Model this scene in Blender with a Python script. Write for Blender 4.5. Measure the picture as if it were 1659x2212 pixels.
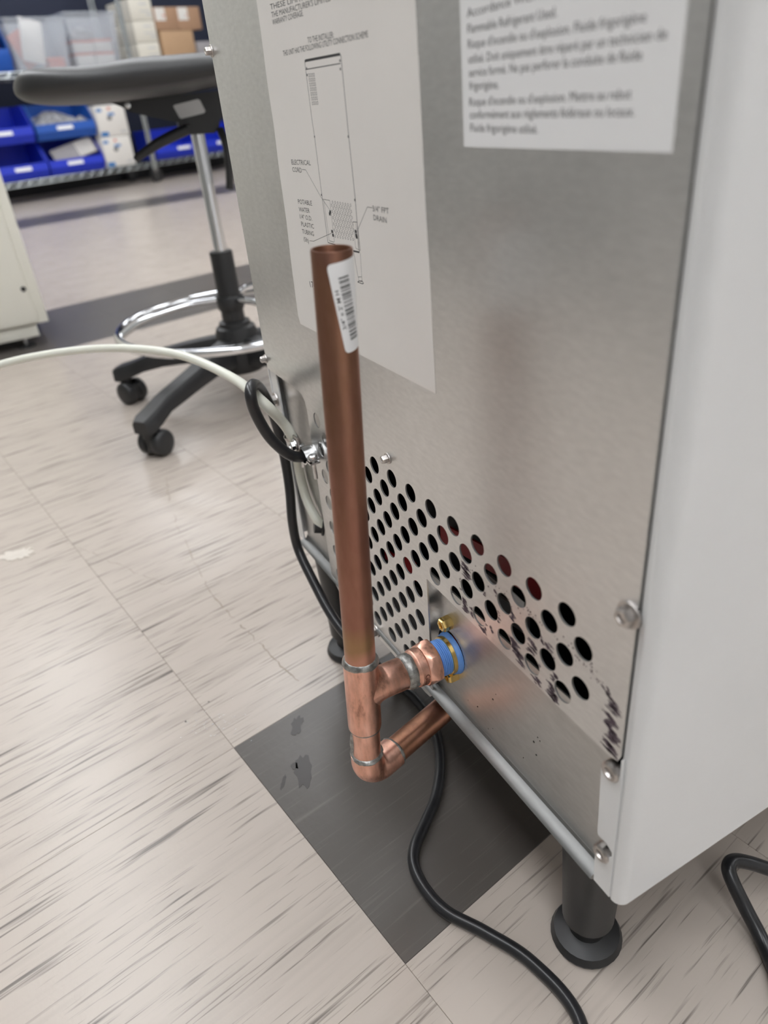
import bpy, bmesh, math, random
from mathutils import Vector, Matrix
random.seed(7)
for o in list(bpy.data.objects): bpy.data.objects.remove(o)
scene = bpy.context.scene
COL = scene.collection
R = math.radians

# ------------------------------------------------------------------ camera
# image frame 1659 x 2212, focal length 1543 px; axes of the room seen from the camera
AX = Vector((0.47692868, 0.87456335, -0.08762411))      # camera right, in world
AD = Vector((0.41281861, -0.31089895, -0.85610901))     # camera down
AF = Vector((-0.77596381, 0.37213008, -0.50931265))     # camera forward
CAM = Vector((0.677424, -0.2112, 0.59136))
FPX, PX0, PY0 = 1543.2, 829.5, 1106.0
cd = bpy.data.cameras.new('camera')
cam = bpy.data.objects.new('camera', cd); COL.objects.link(cam)
cd.sensor_fit = 'HORIZONTAL'; cd.sensor_width = 36; cd.lens = 36 * FPX / 1659
cd.clip_start = 0.02; cd.clip_end = 60
cd.dof.use_dof = True; cd.dof.focus_distance = 0.56; cd.dof.aperture_fstop = 7.5
m = Matrix((AX, -AD, -AF)).transposed().to_4x4(); m.translation = CAM
cam.matrix_world = m
scene.camera = cam

# ------------------------------------------------------------------ world, exposure
w = bpy.data.worlds.new('world'); scene.world = w; w.use_nodes = True
w.node_tree.nodes['Background'].inputs[0].default_value = (0.8, 0.85, 0.9, 1)
w.node_tree.nodes['Background'].inputs[1].default_value = 0.3
vs = scene.view_settings
vs.view_transform = 'Standard'; vs.look = 'None'; vs.gamma = 1; vs.exposure = 0.0
vs.use_curve_mapping = False
LAMP_STRENGTH = 7.3


def at(px, py, axis=1, val=0.0):
    """point of the room that shows at a measured spot of the photograph, on the plane axis = val"""
    d = AX * ((px - PX0) / FPX) + AD * ((py - PY0) / FPX) + AF
    t = (val - CAM[axis]) / d[axis]
    return CAM + d * t


# ------------------------------------------------------------------ materials
def new_mat(name):
    mt = bpy.data.materials.new(name); mt.use_nodes = True
    nt = mt.node_tree
    return mt, nt, nt.nodes['Principled BSDF']


def srgb(r, g, b):
    f = lambda c: (c / 255 / 12.92) if c / 255 <= 0.04045 else ((c / 255 + 0.055) / 1.055) ** 2.4
    return (f(r), f(g), f(b), 1)


def mat(name, col, rough=0.5, metal=0.0, var=0.0, scale=30.0, bump=0.0, bscale=200.0, stretch=(1, 1, 1),
        alpha=None, trans=0.0, emit=None, col2=None, coat=0.0, spec=0.5, rvar=0.0, sheen=0.0):
    mt, nt, b = new_mat(name)
    N = nt.nodes; Lk = nt.links
    b.inputs['Base Color'].default_value = col
    b.inputs['Roughness'].default_value = rough
    b.inputs['Metallic'].default_value = metal
    b.inputs['Specular IOR Level'].default_value = spec
    b.inputs['Coat Weight'].default_value = coat
    b.inputs['Coat Roughness'].default_value = 0.08
    tc = N.new('ShaderNodeTexCoord'); mp = N.new('ShaderNodeMapping')
    mp.inputs['Scale'].default_value = stretch
    Lk.new(tc.outputs['Object'], mp.inputs['Vector'])
    if var > 0 or col2 or rvar > 0:
        n = N.new('ShaderNodeTexNoise'); n.inputs['Scale'].default_value = scale
        n.inputs['Detail'].default_value = 6; n.inputs['Roughness'].default_value = 0.65
        Lk.new(mp.outputs[0], n.inputs['Vector'])
        r = N.new('ShaderNodeValToRGB')
        c2 = col2 or tuple(max(0, c * (1 - var)) for c in col[:3]) + (1,)
        c1 = col if col2 else tuple(min(1, c * (1 + var)) for c in col[:3]) + (1,)
        r.color_ramp.elements[0].color = c2; r.color_ramp.elements[0].position = 0.35
        r.color_ramp.elements[1].color = c1; r.color_ramp.elements[1].position = 0.65
        Lk.new(n.outputs[0], r.inputs[0]); Lk.new(r.outputs[0], b.inputs['Base Color'])
        if rvar > 0:
            mr = N.new('ShaderNodeMapRange')
            mr.inputs['To Min'].default_value = max(0.02, rough - rvar); mr.inputs['To Max'].default_value = rough + rvar
            mr.inputs['From Min'].default_value = 0.3; mr.inputs['From Max'].default_value = 0.7
            Lk.new(n.outputs[0], mr.inputs[0]); Lk.new(mr.outputs[0], b.inputs['Roughness'])
    if bump > 0:
        n2 = N.new('ShaderNodeTexNoise'); n2.inputs['Scale'].default_value = bscale
        n2.inputs['Detail'].default_value = 3
        Lk.new(mp.outputs[0], n2.inputs['Vector'])
        bp = N.new('ShaderNodeBump'); bp.inputs['Strength'].default_value = bump
        bp.inputs['Distance'].default_value = 0.001
        Lk.new(n2.outputs[0], bp.inputs['Height']); Lk.new(bp.outputs[0], b.inputs['Normal'])
    if alpha is not None: b.inputs['Alpha'].default_value = alpha
    if trans: b.inputs['Transmission Weight'].default_value = trans
    if emit:
        b.inputs['Emission Color'].default_value = col; b.inputs['Emission Strength'].default_value = emit
    return mt


def galvanised(name, col, rough):
    """zinc coated sheet: cloudy patches of gloss, fine rolled grain, a few specks of dirt"""
    mt, nt, b = new_mat(name); N = nt.nodes; Lk = nt.links
    b.inputs['Metallic'].default_value = 0.9
    tc = N.new('ShaderNodeTexCoord')
    n1 = N.new('ShaderNodeTexNoise'); n1.inputs['Scale'].default_value = 14; n1.inputs['Detail'].default_value = 5
    n2 = N.new('ShaderNodeTexNoise'); n2.inputs['Scale'].default_value = 330; n2.inputs['Detail'].default_value = 2
    n3 = N.new('ShaderNodeTexNoise'); n3.inputs['Scale'].default_value = 60; n3.inputs['Detail'].default_value = 8
    n3.inputs['Roughness'].default_value = 0.8
    mp = N.new('ShaderNodeMapping'); mp.inputs['Scale'].default_value = (0.35, 1, 1)
    Lk.new(tc.outputs['Object'], mp.inputs['Vector'])
    Lk.new(tc.outputs['Object'], n1.inputs['Vector']); Lk.new(mp.outputs[0], n2.inputs['Vector']); Lk.new(tc.outputs['Object'], n3.inputs['Vector'])
    ramp = N.new('ShaderNodeValToRGB'); e = ramp.color_ramp.elements
    e[0].position = 0.3; e[0].color = tuple(c * 0.88 for c in col[:3]) + (1,)
    e[1].position = 0.7; e[1].color = tuple(min(1, c * 1.06) for c in col[:3]) + (1,)
    mix = N.new('ShaderNodeMath'); mix.operation = 'MULTIPLY_ADD'; mix.inputs[1].default_value = 0.5
    ad = N.new('ShaderNodeMath'); ad.operation = 'MULTIPLY'; ad.inputs[1].default_value = 0.5
    Lk.new(n2.outputs[0], ad.inputs[0]); Lk.new(n1.outputs[0], mix.inputs[0]); Lk.new(ad.outputs[0], mix.inputs[2])
    Lk.new(mix.outputs[0], ramp.inputs[0])
    sp = N.new('ShaderNodeValToRGB'); sp.color_ramp.elements[0].position = 0.27; sp.color_ramp.elements[0].color = (0.55, 0.53, 0.5, 1)
    sp.color_ramp.elements[1].position = 0.33; sp.color_ramp.elements[1].color = (1, 1, 1, 1)
    Lk.new(n3.outputs[0], sp.inputs[0])
    mx = N.new('ShaderNodeMix'); mx.data_type = 'RGBA'; mx.blend_type = 'MULTIPLY'; mx.inputs[0].default_value = 1
    Lk.new(ramp.outputs[0], mx.inputs['A']); Lk.new(sp.outputs[0], mx.inputs['B']); Lk.new(mx.outputs['Result'], b.inputs['Base Color'])
    mr = N.new('ShaderNodeMapRange'); mr.inputs['To Min'].default_value = rough - 0.07; mr.inputs['To Max'].default_value = rough + 0.1
    Lk.new(n1.outputs[0], mr.inputs[0]); Lk.new(mr.outputs[0], b.inputs['Roughness'])
    bp = N.new('ShaderNodeBump'); bp.inputs['Strength'].default_value = 0.06; bp.inputs['Distance'].default_value = 0.0006
    Lk.new(n2.outputs[0], bp.inputs['Height']); Lk.new(bp.outputs[0], b.inputs['Normal'])
    return mt


PHI = R(9.5)


def tile_mat(name, base, streak, amount, rough):
    """vinyl tile with streaks running along the tile, each tile with a pattern of its own"""
    mt, nt, b = new_mat(name); N = nt.nodes; Lk = nt.links
    geo = N.new('ShaderNodeNewGeometry'); oi = N.new('ShaderNodeObjectInfo')
    rot = N.new('ShaderNodeMapping'); rot.inputs['Rotation'].default_value = (0, 0, -PHI)
    Lk.new(geo.outputs['Position'], rot.inputs['Vector'])
    sh = N.new('ShaderNodeVectorMath'); sh.operation = 'MULTIPLY_ADD'; sh.inputs[1].default_value = (1, 1, 1)
    mu = N.new('ShaderNodeVectorMath'); mu.operation = 'SCALE'; mu.inputs['Scale'].default_value = 37.0
    Lk.new(oi.outputs['Random'], mu.inputs[0])
    Lk.new(rot.outputs[0], sh.inputs[0]); Lk.new(mu.outputs[0], sh.inputs[2])

    def streaks(sx, sy, lo, hi, det):
        mp = N.new('ShaderNodeMapping'); mp.inputs['Scale'].default_value = (sx, sy, 1)
        mp.inputs['Rotation'].default_value = (0, 0, 0)
        Lk.new(sh.outputs[0], mp.inputs['Vector'])
        n = N.new('ShaderNodeTexNoise'); n.inputs['Scale'].default_value = 1; n.inputs['Detail'].default_value = det
        n.inputs['Roughness'].default_value = 0.6
        Lk.new(mp.outputs[0], n.inputs['Vector'])
        mr = N.new('ShaderNodeMapRange'); mr.inputs['From Min'].default_value = lo; mr.inputs['From Max'].default_value = hi
        Lk.new(n.outputs[0], mr.inputs[0])
        return mr.outputs[0]
    s1 = streaks(185, 6.5, 0.60, 0.73, 2); s2 = streaks(380, 12, 0.61, 0.77, 2); s3 = streaks(60, 2.5, 0.5, 0.9, 3)
    a1 = N.new('ShaderNodeMath'); a1.operation = 'MAXIMUM'; Lk.new(s1, a1.inputs[0]); Lk.new(s2, a1.inputs[1])
    a2 = N.new('ShaderNodeMath'); a2.operation = 'MULTIPLY_ADD'; a2.inputs[1].default_value = 0.30
    Lk.new(s3, a2.inputs[0]); Lk.new(a1.outputs[0], a2.inputs[2])
    a3 = N.new('ShaderNodeMath'); a3.operation = 'MULTIPLY'; a3.inputs[1].default_value = amount; a3.use_clamp = True
    Lk.new(a2.outputs[0], a3.inputs[0])
    cl = N.new('ShaderNodeTexNoise'); cl.inputs['Scale'].default_value = 9; cl.inputs['Detail'].default_value = 5
    Lk.new(geo.outputs['Position'], cl.inputs['Vector'])
    cm = N.new('ShaderNodeMapRange'); cm.inputs['From Min'].default_value = 0.2; cm.inputs['From Max'].default_value = 0.8
    Lk.new(cl.outputs[0], cm.inputs[0])
    cr = N.new('ShaderNodeMix'); cr.data_type = 'RGBA'
    cr.inputs['A'].default_value = tuple(c * 0.965 for c in base[:3]) + (1,)
    cr.inputs['B'].default_value = tuple(min(1, c * 1.03) for c in base[:3]) + (1,)
    Lk.new(cm.outputs[0], cr.inputs[0])
    mx = N.new('ShaderNodeMix'); mx.data_type = 'RGBA'
    Lk.new(a3.outputs[0], mx.inputs[0]); Lk.new(cr.outputs['Result'], mx.inputs['A']); mx.inputs['B'].default_value = streak
    Lk.new(mx.outputs['Result'], b.inputs['Base Color'])
    b.inputs['Roughness'].default_value = rough
    n = N.new('ShaderNodeTexNoise'); n.inputs['Scale'].default_value = 160; n.inputs['Detail'].default_value = 2
    Lk.new(geo.outputs['Position'], n.inputs['Vector'])
    bp = N.new('ShaderNodeBump'); bp.inputs['Strength'].default_value = 0.12; bp.inputs['Distance'].default_value = 0.001
    Lk.new(n.outputs[0], bp.inputs['Height']); Lk.new(bp.outputs[0], b.inputs['Normal'])
    return mt


def copper_mat(name, bright, dark, rough, scale, olive, grain=0.72, clean=None):
    """copper tube: patches of tarnish, heat tint and scratches along it"""
    mt, nt, b = new_mat(name); N = nt.nodes; Lk = nt.links
    b.inputs['Metallic'].default_value = 1
    tc = N.new('ShaderNodeTexCoord')
    n1 = N.new('ShaderNodeTexNoise'); n1.inputs['Scale'].default_value = scale; n1.inputs['Detail'].default_value = 7; n1.inputs['Roughness'].default_value = 0.62
    mp = N.new('ShaderNodeMapping'); mp.inputs['Scale'].default_value = (1, 1, 0.35)
    Lk.new(tc.outputs['Object'], mp.inputs['Vector']); Lk.new(mp.outputs[0], n1.inputs['Vector'])
    r1 = N.new('ShaderNodeValToRGB'); e = r1.color_ramp.elements
    e[0].position = 0.36; e[0].color = dark; e[1].position = 0.60; e[1].color = bright
    md = r1.color_ramp.elements.new(0.46); md.color = olive
    Lk.new(n1.outputs[0], r1.inputs[0])
    n2 = N.new('ShaderNodeTexNoise'); n2.inputs['Scale'].default_value = 260; n2.inputs['Detail'].default_value = 4
    mp2 = N.new('ShaderNodeMapping'); mp2.inputs['Scale'].default_value = (1, 1, 0.3)
    Lk.new(tc.outputs['Object'], mp2.inputs['Vector']); Lk.new(mp2.outputs[0], n2.inputs['Vector'])
    r2 = N.new('ShaderNodeValToRGB'); r2.color_ramp.elements[0].position = 0.3; r2.color_ramp.elements[0].color = (grain, grain * .98, grain * .96, 1)
    r2.color_ramp.elements[1].position = 0.6; r2.color_ramp.elements[1].color = (1, 1, 1, 1)
    Lk.new(n2.outputs[0], r2.inputs[0])
    mx = N.new('ShaderNodeMix'); mx.data_type = 'RGBA'; mx.blend_type = 'MULTIPLY'; mx.inputs[0].default_value = 1
    Lk.new(r1.outputs[0], mx.inputs['A']); Lk.new(r2.outputs[0], mx.inputs['B'])
    last = mx.outputs['Result']
    if clean:                                   # the end scrubbed for soldering, with a straw heat tint above it
        sx = N.new('ShaderNodeSeparateXYZ'); Lk.new(tc.outputs['Object'], sx.inputs[0])
        wv = N.new('ShaderNodeMath'); wv.operation = 'MULTIPLY_ADD'; wv.inputs[1].default_value = 0.035
        Lk.new(n1.outputs[0], wv.inputs[0]); Lk.new(sx.outputs['Z'], wv.inputs[2])
        for lo, hi, colr in ((0.300, 0.285, olive_tint), (0.279, 0.270, clean)):
            g = N.new('ShaderNodeMapRange'); g.inputs['From Min'].default_value = lo; g.inputs['From Max'].default_value = hi
            g.inputs['To Max'].default_value = 0.8
            Lk.new(wv.outputs[0], g.inputs[0])
            m3 = N.new('ShaderNodeMix'); m3.data_type = 'RGBA'; Lk.new(g.outputs[0], m3.inputs[0]); Lk.new(last, m3.inputs['A']); m3.inputs['B'].default_value = colr
            last = m3.outputs['Result']
    Lk.new(last, b.inputs['Base Color'])
    mr = N.new('ShaderNodeMapRange'); mr.inputs['To Min'].default_value = rough + 0.12; mr.inputs['To Max'].default_value = rough - 0.08
    Lk.new(n1.outputs[0], mr.inputs[0]); Lk.new(mr.outputs[0], b.inputs['Roughness'])
    bp = N.new('ShaderNodeBump'); bp.inputs['Strength'].default_value = 0.15; bp.inputs['Distance'].default_value = 0.0004
    Lk.new(n2.outputs[0], bp.inputs['Height']); Lk.new(bp.outputs[0], b.inputs['Normal'])
    return mt


olive_tint = (0.40, 0.25, 0.13, 1)
M = {}
M['galv'] = galvanised('galvanised_sheet', (0.74, 0.735, 0.725, 1), 0.33)
M['galv2'] = galvanised('zinc_plate', (0.58, 0.575, 0.56, 1), 0.33)
M['rail'] = galvanised('rolled_steel_rail', (0.30, 0.30, 0.295, 1), 0.46)
M['white_paint'] = mat('white_powder_coat', (0.80, 0.805, 0.81, 1), 0.22, var=0.02, scale=6, bump=0.03, bscale=500)
M['tile'] = tile_mat('light_vinyl_tile', srgb(186, 175, 165), srgb(84, 77, 73), 0.80, 0.27)
M['tile_dark'] = tile_mat('charcoal_vinyl_tile', srgb(86, 81, 77), srgb(126, 121, 116), 0.32, 0.30)
M['grout'] = mat('tile_joint', srgb(150, 142, 134), 0.8, var=0.1)
M['copper_tube'] = copper_mat('tarnished_copper', (0.36, 0.175, 0.128, 1), (0.25, 0.125, 0.098, 1), 0.38, 14, (0.32, 0.165, 0.105, 1), 0.93, (0.62, 0.31, 0.235, 1))
M['copper_tail'] = copper_mat('aged_copper', (0.52, 0.26, 0.19, 1), (0.30, 0.15, 0.11, 1), 0.33, 24, (0.46, 0.235, 0.15, 1), 0.9)
M['copper_fit'] = copper_mat('scrubbed_copper', (0.95, 0.56, 0.44, 1), (0.45, 0.23, 0.17, 1), 0.31, 62, (0.86, 0.47, 0.35, 1), 0.8)
M['solder'] = mat('lead_free_solder', (0.33, 0.325, 0.31, 1), 0.42, 0.9, var=0.4, scale=180, bump=0.5, bscale=300)
M['brass'] = mat('brass', (0.72, 0.50, 0.18, 1), 0.2, 1.0, var=0.12, scale=80)
M['ptfe'] = mat('blue_thread_tape', srgb(98, 146, 214), 0.45, var=0.06, scale=90, bump=0.2, bscale=300)
M['paper'] = mat('label_paper', srgb(240, 236, 232), 0.42, var=0.015, scale=12)
M['label'] = mat('white_label', srgb(246, 246, 247), 0.4, var=0.01, scale=12)
M['ink'] = mat('black_ink', (0.03, 0.03, 0.032, 1), 0.6)
M['ink_grey'] = mat('grey_ink', (0.12, 0.12, 0.12, 1), 0.6)
M['ink_purple'] = mat('purple_marking_ink', srgb(92, 78, 88), 0.55, var=0.25, scale=300)
M['cord'] = mat('black_rubber_cord', (0.018, 0.018, 0.02, 1), 0.28, var=0.2, scale=60)
M['tube'] = mat('white_plastic_tube', srgb(226, 226, 214), 0.3, var=0.02, scale=20)
M['tube'].node_tree.nodes['Principled BSDF'].inputs['Subsurface Weight'].default_value = 0.2
M['tube'].node_tree.nodes['Principled BSDF'].inputs['Subsurface Radius'].default_value = (0.004, 0.004, 0.003)
M['steel'] = mat('zinc_steel', (0.62, 0.62, 0.62, 1), 0.25, 1.0, var=0.15, scale=150)
M['steel_dull'] = mat('stainless_screw', (0.50, 0.47, 0.45, 1), 0.3, 1.0, var=0.25, scale=250)
M['chrome'] = mat('chrome', (0.80, 0.81, 0.83, 1), 0.06, 1.0)
M['wire'] = mat('chrome_wire', (0.66, 0.70, 0.70, 1), 0.2, 1.0)
M['black'] = mat('black_interior', (0.012, 0.012, 0.013, 1), 0.5)
M['leg'] = mat('black_leg_plastic', (0.022, 0.022, 0.023, 1), 0.42, var=0.1, scale=40)
M['nylon'] = mat('black_nylon', (0.020, 0.020, 0.021, 1), 0.4, bump=0.12, bscale=400)
M['pu'] = mat('black_polyurethane_skin', (0.030, 0.030, 0.031, 1), 0.42, bump=0.25, bscale=650)
M['red'] = mat('red_plastic', srgb(176, 22, 32), 0.4, var=0.08, scale=40)
M['cream'] = mat('cream_cabinet_paint', srgb(230, 228, 217), 0.4, var=0.01, scale=5)
M['navy'] = mat('navy_wall_paint', srgb(33, 40, 62), 0.6, var=0.05, scale=3)
M['wallp'] = mat('grey_wall_paint', srgb(150, 150, 150), 0.7, var=0.02, scale=3)
M['wall_slate'] = mat('slate_wall_paint', srgb(134, 134, 131), 0.7, var=0.02, scale=3)
M['ceil'] = mat('ceiling_paint', srgb(226, 226, 224), 0.8, var=0.01, scale=3)
M['lamp'] = mat('lamp_diffuser', (0.945, 0.97, 1.0, 1), 0.5, emit=LAMP_STRENGTH)
M['blue'] = mat('blue_bin_plastic', srgb(26, 52, 196), 0.38, var=0.04, scale=6)
M['blue_b'] = mat('medium_blue_bin_plastic', srgb(28, 86, 178), 0.38, var=0.04, scale=6)
M['purple'] = mat('plum_packet', srgb(88, 36, 84), 0.5, var=0.1)
M['card'] = mat('cardboard', srgb(190, 156, 122), 0.75, var=0.03, scale=8)
M['card2'] = mat('darker_cardboard', srgb(176, 140, 112), 0.75, var=0.03, scale=8)
M['boxwhite'] = mat('white_carton', srgb(232, 228, 222), 0.6, var=0.015, scale=6)
M['boxcream'] = mat('cream_carton', srgb(228, 223, 210), 0.6, var=0.015, scale=6)
M['orange'] = mat('salmon_print', srgb(214, 124, 104), 0.5, var=0.04)
M['bluep'] = mat('light_blue_print', srgb(40, 120, 190), 0.5, var=0.04)
M['packet'] = mat('crinkled_clear_packet', (0.55, 0.55, 0.57, 1), 0.2, 0.4, var=0.45, scale=25, bump=0.8, bscale=60)
M['greyplastic'] = mat('grey_box', srgb(160, 156, 158), 0.6, var=0.03)
M['clear'] = mat('clear_tote_plastic', (0.72, 0.76, 0.82, 1), 0.15, alpha=0.30)
M['water'] = mat('water', (0.95, 0.97, 1.0, 1), 0.02, trans=1.0)
M['water'].node_tree.nodes['Principled BSDF'].inputs['IOR'].default_value = 1.33
M['damp'] = mat('damp_spot', srgb(58, 53, 51), 0.32, var=0.05)
M['scuff'] = mat('floor_scuff', srgb(140, 128, 112), 0.5, var=0.15, scale=120)
M['scrap'] = mat('scrap_paper', srgb(206, 198, 188), 0.7, var=0.04, scale=60)
M['silver'] = mat('silver_label', srgb(205, 205, 205), 0.35, var=0.03)
M['grease'] = mat('bracket_grey', srgb(150, 148, 148), 0.4, 0.6)


# ------------------------------------------------------------------ geometry helpers
class MB:
    """collects shapes and links them as one mesh object"""
    def __init__(s): s.v = []; s.f = []

    def add(s, vs_, fs):
        o = len(s.v); s.v += [tuple(v) for v in vs_]; s.f += [tuple(i + o for i in f) for f in fs]; return s

    def box(s, x0, x1, y0, y1, z0, z1, bev=0.0, mtx=None):
        bm = bmesh.new(); bmesh.ops.create_cube(bm, size=1)
        for v in bm.verts:
            v.co = Vector(((x0 + x1) / 2 + v.co.x * (x1 - x0), (y0 + y1) / 2 + v.co.y * (y1 - y0), (z0 + z1) / 2 + v.co.z * (z1 - z0)))
        if bev: bmesh.ops.bevel(bm, geom=bm.edges[:], offset=bev, segments=2, affect='EDGES', profile=0.5)
        return s.bm(bm, mtx)

    def bm(s, bm, mtx=None):
        if mtx: bm.transform(mtx)
        bm.verts.index_update()
        s.add([v.co.copy() for v in bm.verts], [[v.index for v in f.verts] for f in bm.faces]); bm.free(); return s

    def tube(s, pts, r, n=12, cap=True, closed=False):
        pts = [Vector(p) for p in pts]; k = len(pts)
        rad = r if isinstance(r, (list, tuple)) else [r] * k
        ring0 = len(s.v); up = None; faces = []
        for i, p in enumerate(pts):
            a = pts[(i - 1) % k] if (closed or i > 0) else p
            b = pts[(i + 1) % k] if (closed or i < k - 1) else p
            t = (b - a).normalized()
            if up is None:
                up = t.orthogonal().normalized()
            up = (up - t * up.dot(t))
            if up.length < 1e-6: up = t.orthogonal()
            up.normalize(); sd = t.cross(up)
            for j in range(n):
                an = 2 * math.pi * j / n
                s.v.append(tuple(p + (up * math.cos(an) + sd * math.sin(an)) * rad[i]))
        m_ = k if closed else k - 1
        for i in range(m_):
            i2 = (i + 1) % k
            for j in range(n):
                j2 = (j + 1) % n
                s.f.append((ring0 + i * n + j, ring0 + i * n + j2, ring0 + i2 * n + j2, ring0 + i2 * n + j))
        if cap and not closed:
            s.f.append(tuple(ring0 + j for j in range(n))[::-1]); s.f.append(tuple(ring0 + (k - 1) * n + j for j in range(n)))
        return s

    def lathe(s, prof, o, ax, n=32, cap=True, ref=None, wob=0.0, seed=1):
        """prof: list of (t along axis, radius)"""
        o = Vector(o); ax = Vector(ax).normalized()
        up = Vector(ref) if ref else ax.orthogonal()
        up = (up - ax * up.dot(ax)).normalized(); sd = ax.cross(up)
        b = len(s.v); rn = random.Random(seed)
        for (t, r) in prof:
            for j in range(n):
                an = 2 * math.pi * j / n
                rr = r * (1 + wob * (math.sin(3 * an + seed) * 0.5 + math.sin(7 * an + t * 900) * 0.3 + rn.uniform(-.4, .4)))
                tt = t + (wob * 0.012 * math.sin(2 * an + seed * 2) if wob else 0)
                s.v.append(tuple(o + ax * tt + (up * math.cos(an) + sd * math.sin(an)) * rr))
        for i in range(len(prof) - 1):
            for j in range(n):
                j2 = (j + 1) % n
                s.f.append((b + i * n + j, b + i * n + j2, b + (i + 1) * n + j2, b + (i + 1) * n + j))
        if cap:
            s.f.append(tuple(b + j for j in range(n))[::-1]); e = b + (len(prof) - 1) * n; s.f.append(tuple(e + j for j in range(n)))
        return s

    def prism(s, pts, axis_vec):
        """closed polygon of 3d points extruded by a vector"""
        n = len(pts); a = [Vector(p) for p in pts]; b = [p + Vector(axis_vec) for p in a]
        return s.add(a + b, [tuple(range(n))[::-1], tuple(range(n, 2 * n))] + [(i, (i + 1) % n, (i + 1) % n + n, i + n) for i in range(n)])

    def build(s, name, material, parent=None, smooth=35, loc=None):
        me = bpy.data.meshes.new(name); me.from_pydata(s.v, [], s.f); me.validate()
        bm = bmesh.new(); bm.from_mesh(me); bmesh.ops.recalc_face_normals(bm, faces=bm.faces[:]); bm.to_mesh(me); bm.free()
        return link(name, me, material, parent, smooth)


def link(name, me, material, parent=None, smooth=None):
    if smooth:
        me.shade_smooth()
        me.set_sharp_from_angle(angle=R(smooth))
    me.materials.clear(); me.materials.append(material)
    o = bpy.data.objects.new(name, me); COL.objects.link(o)
    if parent:
        o.parent = parent
        o.matrix_parent_inverse = world_of(parent).inverted()
    return o


def world_of(o):
    mt = o.matrix_basis.copy()
    while o.parent:
        mt = o.parent.matrix_basis @ o.matrix_parent_inverse @ mt
        o = o.parent
    return mt


def empty(name, loc, label=None, cat=None, group=None, rz=0):
    o = bpy.data.objects.new(name, None); COL.objects.link(o); o.location = loc; o.rotation_euler = (0, 0, rz)
    o.empty_display_size = 0.05
    if label: tag(o, label, cat, group)
    return o


def tag(o, label, cat, group=None):
    o['label'] = label; o['category'] = cat
    if group: o['group'] = group
    return o


def struct(o):
    o['kind'] = 'structure'; return o


def copy_tree(o, parent=None, label=None, group=None):
    c = o.copy(); COL.objects.link(c)
    inv = o.matrix_parent_inverse.copy()
    c.parent = parent
    c.matrix_parent_inverse = inv
    if label: c['label'] = label
    if group: c['group'] = group
    for ch in [x for x in bpy.data.objects if x.parent == o]:
        copy_tree(ch, c)
    return c


def smooth_path(pts, n=10, closed=False):
    """Catmull-Rom through points"""
    pts = [Vector(p) for p in pts]; k = len(pts); out = []
    for i in range(k if closed else k - 1):
        p0 = pts[(i - 1) % k] if (closed or i > 0) else pts[0] * 2 - pts[1]
        p1 = pts[i]; p2 = pts[(i + 1) % k]
        p3 = pts[(i + 2) % k] if (closed or i + 2 < k) else p2 * 2 - p1
        for j in range(n):
            t = j / n
            out.append(0.5 * ((2 * p1) + (p2 - p0) * t + (2 * p0 - 5 * p1 + 4 * p2 - p3) * t * t + (3 * p1 - p0 - 3 * p2 + p3) * t ** 3))
    if not closed: out.append(pts[-1])
    return out


def flat_fill(loops, depth, to3d):
    """2d loops (outer and holes) filled and given a thickness; to3d maps (a, b, d) to a point"""
    cu = bpy.data.curves.new('tmp', 'CURVE'); cu.dimensions = '2D'; cu.fill_mode = 'BOTH'; cu.extrude = depth / 2
    for lp in loops:
        sp = cu.splines.new('POLY'); sp.points.add(len(lp) - 1)
        for p, q in zip(sp.points, lp): p.co = (q[0], q[1], 0, 1)
        sp.use_cyclic_u = True
    ob = bpy.data.objects.new('tmp', cu); COL.objects.link(ob)
    dg = bpy.context.evaluated_depsgraph_get(); me = bpy.data.meshes.new_from_object(ob.evaluated_get(dg))
    bpy.data.objects.remove(ob); bpy.data.curves.remove(cu)
    for v in me.vertices: v.co = to3d(v.co.x, v.co.y, v.co.z)
    return me


def text_data(txt, bold=0.0, align='LEFT'):
    cu = bpy.data.curves.new('tmp', 'FONT'); cu.body = txt; cu.size = 1; cu.align_x = align
    cu.offset = bold; cu.resolution_u = 2
    ob = bpy.data.objects.new('tmp', cu); COL.objects.link(ob)
    dg = bpy.context.evaluated_depsgraph_get(); me = bpy.data.meshes.new_from_object(ob.evaluated_get(dg))
    bpy.data.objects.remove(ob); bpy.data.curves.remove(cu)
    v = [(p.co.x, p.co.y) for p in me.vertices]; f = [tuple(p.vertices) for p in me.polygons]
    bpy.data.meshes.remove(me)
    return v, f


def text_fit(mb, txt, p0, p1, cap, fn, bold=0.0):
    """lettering from p0 to p1 (2d, baseline) with the given cap height; fn maps 2d to a point"""
    v, f = text_data(txt, bold)
    if not v: return
    xs = [q[0] for q in v]; a, b = min(xs), max(xs)
    dx, dz = p1[0] - p0[0], p1[1] - p0[1]; ln = math.hypot(dx, dz)
    ux, uz = dx / ln, dz / ln
    out = []
    for x, y in v:
        s_ = (x - a) / (b - a) * ln; h = y / 0.73 * cap
        out.append(fn(p0[0] + ux * s_ - uz * h, p0[1] + uz * s_ + ux * h))
    mb.add(out, f)


def circle(cx, cy, r, n=24, ph=0.0):
    return [(cx + r * math.cos(2 * math.pi * i / n + ph), cy + r * math.sin(2 * math.pi * i / n + ph)) for i in range(n)]


# ================================================================== the setting
TS = 0.289                      # tile side
T0 = Vector((0.1114, -0.1457))
E1 = Vector((math.cos(PHI), math.sin(PHI))); E2 = Vector((-math.sin(PHI), math.cos(PHI)))
XW, XE, YS, YN, HC = -8.15, 3.0, -1.30, 5.5, 2.9
RKD = Vector((-0.26, 0.966, 0)).normalized()        # direction of the storage racks
RKN = Vector((RKD.y, -RKD.x, 0))                    # towards the room
floor = struct(MB().box(XW - 1.5, XE, YS, YN, -0.06, -0.002).build('floor', M['grout'], None, None))


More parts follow.
